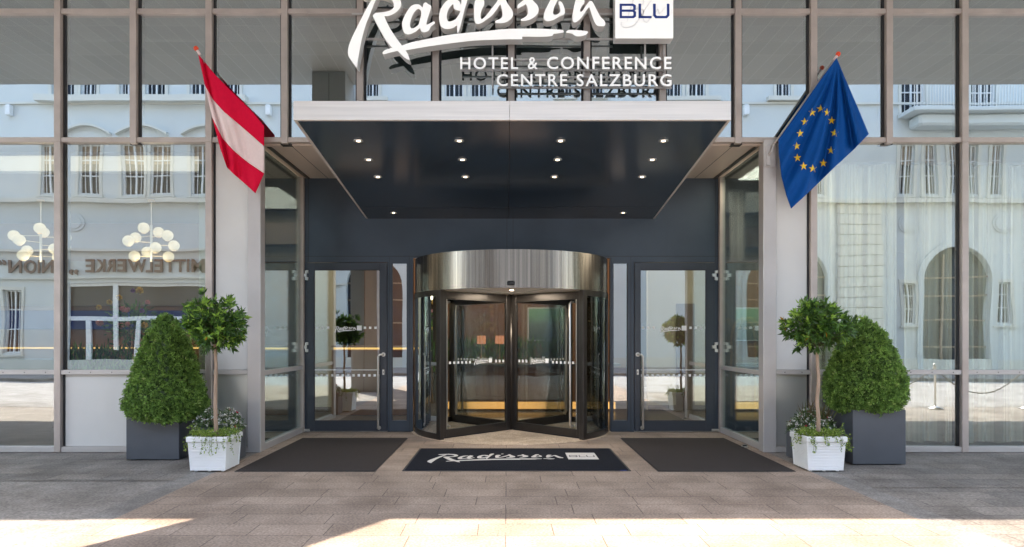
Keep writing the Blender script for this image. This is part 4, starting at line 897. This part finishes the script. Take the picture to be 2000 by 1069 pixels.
pc = thing('wall_picture', 'framed pale green landscape picture on the lobby wall', 'picture', (1.0, 7.55, 1.95)); Dp = 17.1
x0, x1, z0, z1 = X(1033,Dp), X(1112,Dp), Z(664,Dp), Z(603,Dp); part('frame', MB().bbox(x0-.03, x1+.03, 7.54, 7.598, z0-.03, z1+.03, .005), M['panel'], pc)
def picmat():
    m = emit('picture_paint', (.2,.3,.2), .0); t_ = m.node_tree; N = t_.nodes; L = t_.links; tc = N.new('ShaderNodeTexCoord'); s = N.new('ShaderNodeSeparateXYZ'); L.new(tc.outputs['Generated'], s.inputs[0])
    nz = N.new('ShaderNodeTexNoise'); nz.inputs['Scale'].default_value = 4; L.new(tc.outputs['Generated'], nz.inputs[0]); a = N.new('ShaderNodeMath'); a.operation = 'MULTIPLY_ADD'; a.inputs[1].default_value = .4; L.new(nz.outputs[0], a.inputs[0]); L.new(s.outputs['Z'], a.inputs[2])
    rp = N.new('ShaderNodeValToRGB'); e = rp.color_ramp.elements; e[0].position = .35; e[0].color = (.10,.14,.13,1); e[1].position = 1.1; e[1].color = (.22,.42,.26,1); x = e.new(.7); x.color = (.16,.22,.20,1); L.new(a.outputs[0], rp.inputs[0]); L.new(rp.outputs[0], N['Principled BSDF'].inputs['Base Color']); return m
part('canvas', MB().box(x0, x1, 7.530, 7.539, z0, z1), picmat(), pc)
for px_, nm in ((940, 'left'), (976, 'right')):
    c = at(px_, 664, 14.9); t = thing('table_lamp', 'orange-shaded table lamp, %s of the two on the desk' % nm, 'lamp', (c.x, 5.35, 1.04), 'orange table lamps on the desk')
    part('shade', MB().lathe((c.x, 5.35, 0), [(.10,c.z-.09),(.095,c.z+.09)], 20), M['shade'], t, True); part('stand', MB().tube([(c.x,5.35,1.05),(c.x,5.35,c.z+.10)], .008, 6).cyl((c.x,5.35,1.041), .06, .012, 16), M['brass'], t)
# curtains behind the right windows
def curtain_mat():
    m = mat('sheer_curtain', (.82,.82,.78), .9, 0, .06, 1, 0, 60, .2, (6,1,.1)); t_ = m.node_tree; N = t_.nodes; L = t_.links; tl = N.new('ShaderNodeBsdfTranslucent'); tl.inputs[0].default_value = (.75,.74,.66,1)
    mx = N.new('ShaderNodeMixShader'); mx.inputs[0].default_value = .35; L.new(N['Principled BSDF'].outputs[0], mx.inputs[1]); L.new(tl.outputs[0], mx.inputs[2])
    tc = N.new('ShaderNodeTexCoord'); mp = N.new('ShaderNodeMapping'); mp.inputs['Scale'].default_value = (7, 0, .06); L.new(tc.outputs['Object'], mp.inputs[0])   # gathers: the cloth is thin between the folds
    nz = N.new('ShaderNodeTexNoise'); nz.inputs['Scale'].default_value = 1.3; nz.inputs['Detail'].default_value = 3; L.new(mp.outputs[0], nz.inputs[0]); mr = N.new('ShaderNodeMapRange'); mr.inputs[1].default_value = .42; mr.inputs[2].default_value = .6; mr.inputs[3].default_value = .0; mr.inputs[4].default_value = .75; L.new(nz.outputs[0], mr.inputs[0])
    tr = N.new('ShaderNodeBsdfTransparent'); m2 = N.new('ShaderNodeMixShader'); L.new(mr.outputs[0], m2.inputs[0]); L.new(mx.outputs[0], m2.inputs[1]); L.new(tr.outputs[0], m2.inputs[2]); L.new(m2.outputs[0], N['Material Output'].inputs[0]); return m
M['curtain'] = curtain_mat()
def curtain(x0, x1, y, lab, seed, z0=.02):
    t = thing('curtain', lab, 'curtain', ((x0+x1)/2, y, 4.25), 'sheer curtains behind the right windows'); r = random.Random(seed); n = int((x1-x0)*70); xs = [x0 + (x1-x0)*i/n for i in range(n+1)]
    ph = [r.uniform(0, 6) for _ in range(4)]; ys = [.085*math.sin(x*15+ph[0]+1.5*math.sin(x*3+ph[1])) + .04*math.sin(x*31+ph[2]) + .02*math.sin(x*7+ph[3]) for x in xs]
    mb = MB(); vs = []
    for off in (0, .004):
        for z, k in ((z0, 1.15), (1.5, 1.05), (3, 1), (4.22, .8)): vs += [(x, y + off + yy*k, z) for x, yy in zip(xs, ys)]
    W = n + 1; fs = []
    for s in range(2):
        for j in range(3):
            for i in range(n): a = s*4*W + j*W + i; fs.append((a, a+1, a+W+1, a+W) if s == 0 else (a, a+W, a+W+1, a+1))
    mb.add(vs, fs); part('fabric', mb, M['curtain'], t, True); part('rail', MB().bbox(x0, x1, y-.02, y+.03, 4.22, 4.26, .003), M['frame2'], t)
curtain(4.7, 5.9, .75, 'sheer pale curtain behind the right cone-shaped shrub', 1); curtain(6.0, 8.9, .75, 'sheer pale curtain behind the window right of the right cone-shaped shrub', 2); curtain(9.0, 14, .75, 'sheer pale curtain behind the window at the right edge of the photo', 3)
curtain(3.95, 4.25, 2.6, 'narrow gathered curtain seen through the right reveal glass', 4)
# inner glass screens beyond the reveals
for s, a, b in ((-1, -4.75, -3.56), (1, 3.72, 4.85)):
    t = thing('glass_screen', 'inner glass screen with a dotted film strip behind the %s reveal' % ('left' if s < 0 else 'right'), 'glass screen', ((a+b)/2, 2.3, 0), 'inner glass screens')
    pane(a+.05, b-.05, .08, 2.9, GD, t, 2.3); mb = MB().bbox(a, a+.05, 2.28, 2.33, .01, 2.95, .003).bbox(b-.05, b, 2.28, 2.33, .01, 2.95, .003).bbox(a+.05, b-.05, 2.281, 2.329, .01, .08, .003).bbox(a+.05, b-.05, 2.281, 2.329, 2.9, 2.95, .003)
    part('screen_frame', mb, M['frame'], t); dots(a+.09, b-.06, .95, 2.2995, .045, .09, t)
# luggage trolley
Dt = 11.4; tx0, tx1, ty = X(1433,Dt), X(1480,Dt), Dt - D0
t = thing('luggage_trolley', 'brass birdcage luggage trolley with a dark base behind the right reveal glass', 'luggage trolley', ((tx0+tx1)/2, ty, 0))
part('platform', MB().bbox(tx0-.05, tx1+.15, ty-.35, ty+.35, .16, .27, .03), M['black'], t)
for yy in (-.13, .13):
    P = [(tx0, ty+yy, .27), (tx0, ty+yy, 1.55)] + [((tx0+tx1)/2 - (tx1-tx0)/2*math.cos(q), ty+yy, 1.55 + .38*math.sin(q)) for q in np.linspace(.3, math.pi-.3, 9)] + [(tx1, ty+yy, 1.55), (tx1, ty+yy, .27)]
    part('hoop', MB().tube(P, .021, 8), M['brass'], t, True)
part('hanging_rail', MB().tube([((tx0+tx1)/2, ty-.13, 1.93), ((tx0+tx1)/2, ty+.13, 1.93)], .012, 8), M['brass'], t, True)
for xx in (tx0+.02, tx1+.05):
    for yy in (-.27, .27): part('wheel', MB().cyl((xx, ty+yy-.02, .085), .078, .04, 20, 0, None, 'y'), M['black'], t)

# ---------------------------------------------------------------- rope posts in the street (they show in the right windows)
M['rope'] = mat('grey_rope', (.20,.18,.16), .8)
posts = [7.0, 9.70, 11.75, 14]
for i, x in enumerate(posts):
    t = thing('rope_post', 'steel rope post mirrored in the right windows, %s of the four' % ('leftmost', 'second from the left', 'third from the left', 'rightmost')[i], 'rope post', (x, -5.85, 0), 'rope posts')
    part('base_plate', MB().lathe((x,-5.85,0), [(.001,.0),(.17,.0),(.17,.012),(.05,.04),(.025,.06)], 28), M['steel'], t, True); part('pole', MB().lathe((x,-5.85,.03), [(.024,0),(.024,.86),(.035,.87),(.035,.91)], 16), M['steel'], t, True); part('knob', MB().ball((x,-5.85,.98), .035, 14), M['steel'], t, True)
for i in range(3):
    a, b = posts[i], posts[i+1]; t = thing('barrier_rope', 'grey sagging barrier rope between the rope posts, %s of the three' % ('leftmost', 'middle', 'rightmost')[i], 'rope', (a, -5.85, .9), 'barrier ropes')
    pts = [(a + .03 + (b-a-.06)*k/14, -5.85, .90 - .55*(1-(2*k/14-1)**2)) for k in range(15)]
    part('cord', MB().tube(pts, .014, 8), M['rope'], t, True); part('hooks', MB().ball(pts[0], .022, 10).ball(pts[-1], .022, 10), M['steel'], t)

# ---------------------------------------------------------------- building across the street (mirrored in the panes)
DB = 32.6; BX = lambda x: X(x, DB); BZ = lambda y: Z(y, DB); YB = -(DB - D0)   # facade plane
op = thing('townhouse', 'pale plastered town house across the street with arches and pedimented windows, mirrored in the glass', 'building', (0, YB, 0))
def plaster():
    m = mat('pale_plaster', (.57,.60,.59), .85, 0, .05, .35, .1, 40); return m
M['plaster'] = plaster(); M['trimcream'] = mat('cream_stone_trim', (.60,.59,.53), .8, 0, .05, 1)
M['winglass'] = mat('dark_window_glass', (.022,.032,.05), .15, 0, .3, .4, 0, 60, .15); M['winwhite'] = mat('white_window_paint', (.72,.74,.74), .5)
M['curtb'] = mat('beige_blind', (.34,.26,.19), .9)
wins = []                              # x0, x1, z0, z1, kind
for a, b in ((100,145),(157,190),(235,262),(285,322),(370,405),(440,468),(713,741),(869,904),(918,952),(1088,1119),(1150,1180),(1301,1333),(1347,1378),(1515,1545),(1762,1806),(1896,1943)): wins.append((BX(a), BX(b), 13.15 if a < 1700 else 12.35, 15.1, 'up'))
for a, b in ((80,112),(155,195),(238,278),(293,335),(375,412),(700,740),(860,900),(1100,1140),(1300,1340),(1440,1480),(1588,1612),(1757,1785),(1804,1829),(1850,1872),(1893,1913),(1937,1960)): wins.append((BX(a), BX(b), 8.45, 10.85, 'mid'))
for a, b in ((1760,1785),(1947,1972),(1470,1490)): wins.append((BX(a), BX(b), 2.28, 4.22, 'low'))
wins.append((BX(6), BX(40), .87, 3.92, 'low'))
shop = [(BX(132), BX(404)), (BX(-380), BX(-60))]; arches = [(BX(1868), 1.6), (BX(1552), 1.6), (-7.1, 1.5), (31, 1.6)]
loops = [rect(-36, 40, 0, 16)] + [rect(a, b, c, d) for a, b, c, d, k in wins] + [rect(a, b, .06, 4.2) for a, b in shop]
def arch_loop(c, r, z0=.05, zs_=4.35): return [(c-r, z0), (c+r, z0)] + [(c + r*math.cos(q), zs_ + r*math.sin(q)) for q in np.linspace(0, math.pi, 17)]
loops += [arch_loop(c, r) for c, r in arches]
vs, fs = plate(loops, .4); part('wall', MB().add([(v[0], YB - .2 - v[2], v[1]) for v in vs], fs), M['plaster'], op)
part('back_fill', MB().box(-36, 40, YB - .75, YB - .55, 0, 15.9), M['roomwall'], op)
rf = MB().add([(-36.4, YB+.5, 15.98), (40.4, YB+.5, 15.98), (40.4, YB-7, 20.5), (-36.4, YB-7, 20.5), (-36.4, YB-7, 15.98), (40.4, YB-7, 15.98)], [(0,1,2,3), (0,4,5,1), (3,2,5,4), (0,3,4), (1,5,2)]); part('roof', rf, mat('dark_roof_tiles', (.10,.06,.05), .7, 0, .2, 4), op)
for a, b, c, d, k in wins:
    y = YB - .16; mb = MB(); f = .06; mid = (a+b)/2
    for q in ((a-.001, a+f), (b-f, b+.001), (mid-.035, mid+.035)): mb.box(*q, y-.05, y+.03, c, d)
    for z in (c, c + (d-c)*.36, c + (d-c)*.68, d-f): mb.box(a+f, mid-.035, y-.048, y+.02, z, z+.05); mb.box(mid+.035, b-f, y-.048, y+.02, z, z+.05)
    for q in ((a+mid)/2, (b+mid)/2): mb.box(q-.012, q+.012, y-.03, y+.01, c+.05, d-.05)
    w_ = part('window', mb, M['winwhite'], op); part('pane', MB().box(a, b, y-.10, y-.07, c, d), M['winglass'], w_)
    if k == 'mid': part('blind', MB().box(a+.07, b-.07, y-.069, y-.052, c + (d-c)*.62, d-.05), M['curtb'], w_)
    if k != 'low' or True: part('surround', MB().box(a-.14, a-.001, YB+.001, YB+.05, c-.1, d+.16).box(b+.001, b+.14, YB+.001, YB+.05, c-.1, d+.16).box(a-.001, b+.001, YB+.001, YB+.05, d+.001, d+.16).box(a-.2, b+.2, YB+.001, YB+.12, c-.18, c-.101), M['trimcream'], w_)
for a, b in shop:
    mb = MB(); y = YB - .16; H = 4.2; ml = a + (b-a)*.335
    for q, z0, z1 in ((a,0,H),(b,0,H),(ml,1.0,H),(a+(b-a)*.13,.06,2.45),(a+(b-a)*.48,.06,2.45),(a+(b-a)*.72,.06,2.45)): mb.box(q-.10, q+.10, y-.05, y+.05, max(z0,.06), z1)
    mb.box(a, b, y-.051, y+.051, 2.42, 2.62).box(a, b, y-.051, y+.051, 4.06, 4.2).box(a, b, y-.051, y+.051, .06, .3)
    w_ = part('shop_window', mb, M['winwhite'], op); part('pane', MB().box(a, b, y-.12, y-.09, .06, 4.2), M['winglass'], w_)
for c, r in arches:
    y = YB - .2; mb = MB()
    for q in (c-r*.33, c+r*.33): mb.box(q-.04, q+.04, y-.04, y+.04, .05, 5.6)
    for z in (1.1, 2.4, 3.6, 4.5): mb.box(c-r, c+r, y-.041, y+.039, z, z+.07)
    w_ = part('arched_window', mb, M['curtb'], op); part('pane', MB().add([(p[0], y-.09, p[1]) for p in arch_loop(c, r)], [tuple(range(19))]), M['winglass'], w_)
    vs, fs = plate([arch_loop(c, r+.28, .02), arch_loop(c, r+.005, .01 if False else .045)], .08); part('arch_trim', MB().add([(v[0], YB+.045 - v[2], v[1]) for v in vs], fs), M['plaster'], w_)
mb = MB()
for a, b, z, h, p in ((-36,40,12.72,.10,.10),(BX(78),BX(485),12.78,.30,.45),(BX(700),BX(760),12.85,.2,.3),(BX(855),BX(975),12.85,.2,.3),(BX(1290),BX(1405),12.85,.2,.3),(BX(1495),BX(1600),12.85,.2,.3),(-36,40,8.02,.20,.28),(-36,BX(640),5.72,.12,.20),(-36,BX(640),4.42,.08,.12),(-36,40,15.6,.39,.55),(-36,40,0,.55,.06)):
    mb.box(a, b, YB+.001, YB+p, z, z+h)
part('cornices', mb, M['trimcream'], op)
for c in (171, 280, 405, 1600):
    cx_ = BX(c); mb = MB(); q = np.linspace(-1, 1, 13)
    for u0, u1 in zip(q[:-1], q[1:]):
        z = lambda u: 11.2 + .55 * math.cos(u * 1.3)
        mb.add([(cx_+u0*1.2, YB+.001, z(u0)), (cx_+u1*1.2, YB+.001, z(u1)), (cx_+u1*1.2, YB+.28, z(u1)), (cx_+u0*1.2, YB+.28, z(u0)), (cx_+u0*1.2, YB+.001, z(u0)-.10), (cx_+u1*1.2, YB+.001, z(u1)-.10), (cx_+u1*1.2, YB+.28, z(u1)-.10), (cx_+u0*1.2, YB+.28, z(u0)-.10)], [(0,1,2,3),(7,6,5,4),(3,2,6,7),(0,3,7,4),(1,5,6,2)])
    part('pediment', mb, M['trimcream'], op)
for c, y_ in ((147,435),(1775,435),(1960,435)): part('medallion', MB().cyl((BX(c), YB+.001, BZ(y_)), .45, .05, 28, 0, None, 'y').cyl((BX(c), YB+.052, BZ(y_)), .33, .03, 28, 0, None, 'y'), M['plaster'], op)
for c in (23, 528, 1455): part('wall_lamp', MB().bbox(BX(c)-.12, BX(c)+.12, YB+.001, YB+.3, 12.15, 12.65, .03), M['winwhite'], op)
a, b = BX(1755), BX(2080); bl = part('balcony', MB().bbox(a, b, YB+.001, YB+1.3, 12.05, 12.25, .03).bbox(a+.5, b-.5, YB+.002, YB+.9, 11.5, 12.05, .1), M['plaster'], op)
mb = MB()
for i in range(60): x = a + .05 + (b-a-.1)*i/59; mb.box(x-.012, x+.012, YB+1.22, YB+1.245, 12.25, 13.3)
mb.box(a, b, YB+1.2, YB+1.26, 13.3, 13.36); part('railing', mb, M['steel'], bl)
mb = MB()
for i in range(16): mb.bbox(BX(1636), BX(1722), YB+.001, YB+.09, i*.5+.01, i*.5+.49, .02)
part('rusticated_pier', mb, M['trimcream'], op)
M['letters'] = mat('brown_letter_metal', (.16,.10,.07), .6)
for body, x0, x1 in (('MITTELWERKE „UNION“', 2, 404), ('LEBENS', 428, 600)):
    vs, fs = text(body, .06, 1.1, 0, .022); vs = fit(vs, -BX(x1), -BX(x0), 4.60, 5.36); mb = MB(); mb.add([(-v[0], YB + .10 + v[2], v[1]) for v in vs], fs); part('wall_lettering', mb, M['letters'], op)
sp = thing('house_number_plate', 'small dark house number plate on the town house wall', 'plate', (BX(566), YB+.02, 3)); part('plate', MB().bbox(BX(566)-.2, BX(566)+.2, YB+.002, YB+.03, 2.9, 3.2, .01), M['black'], sp)
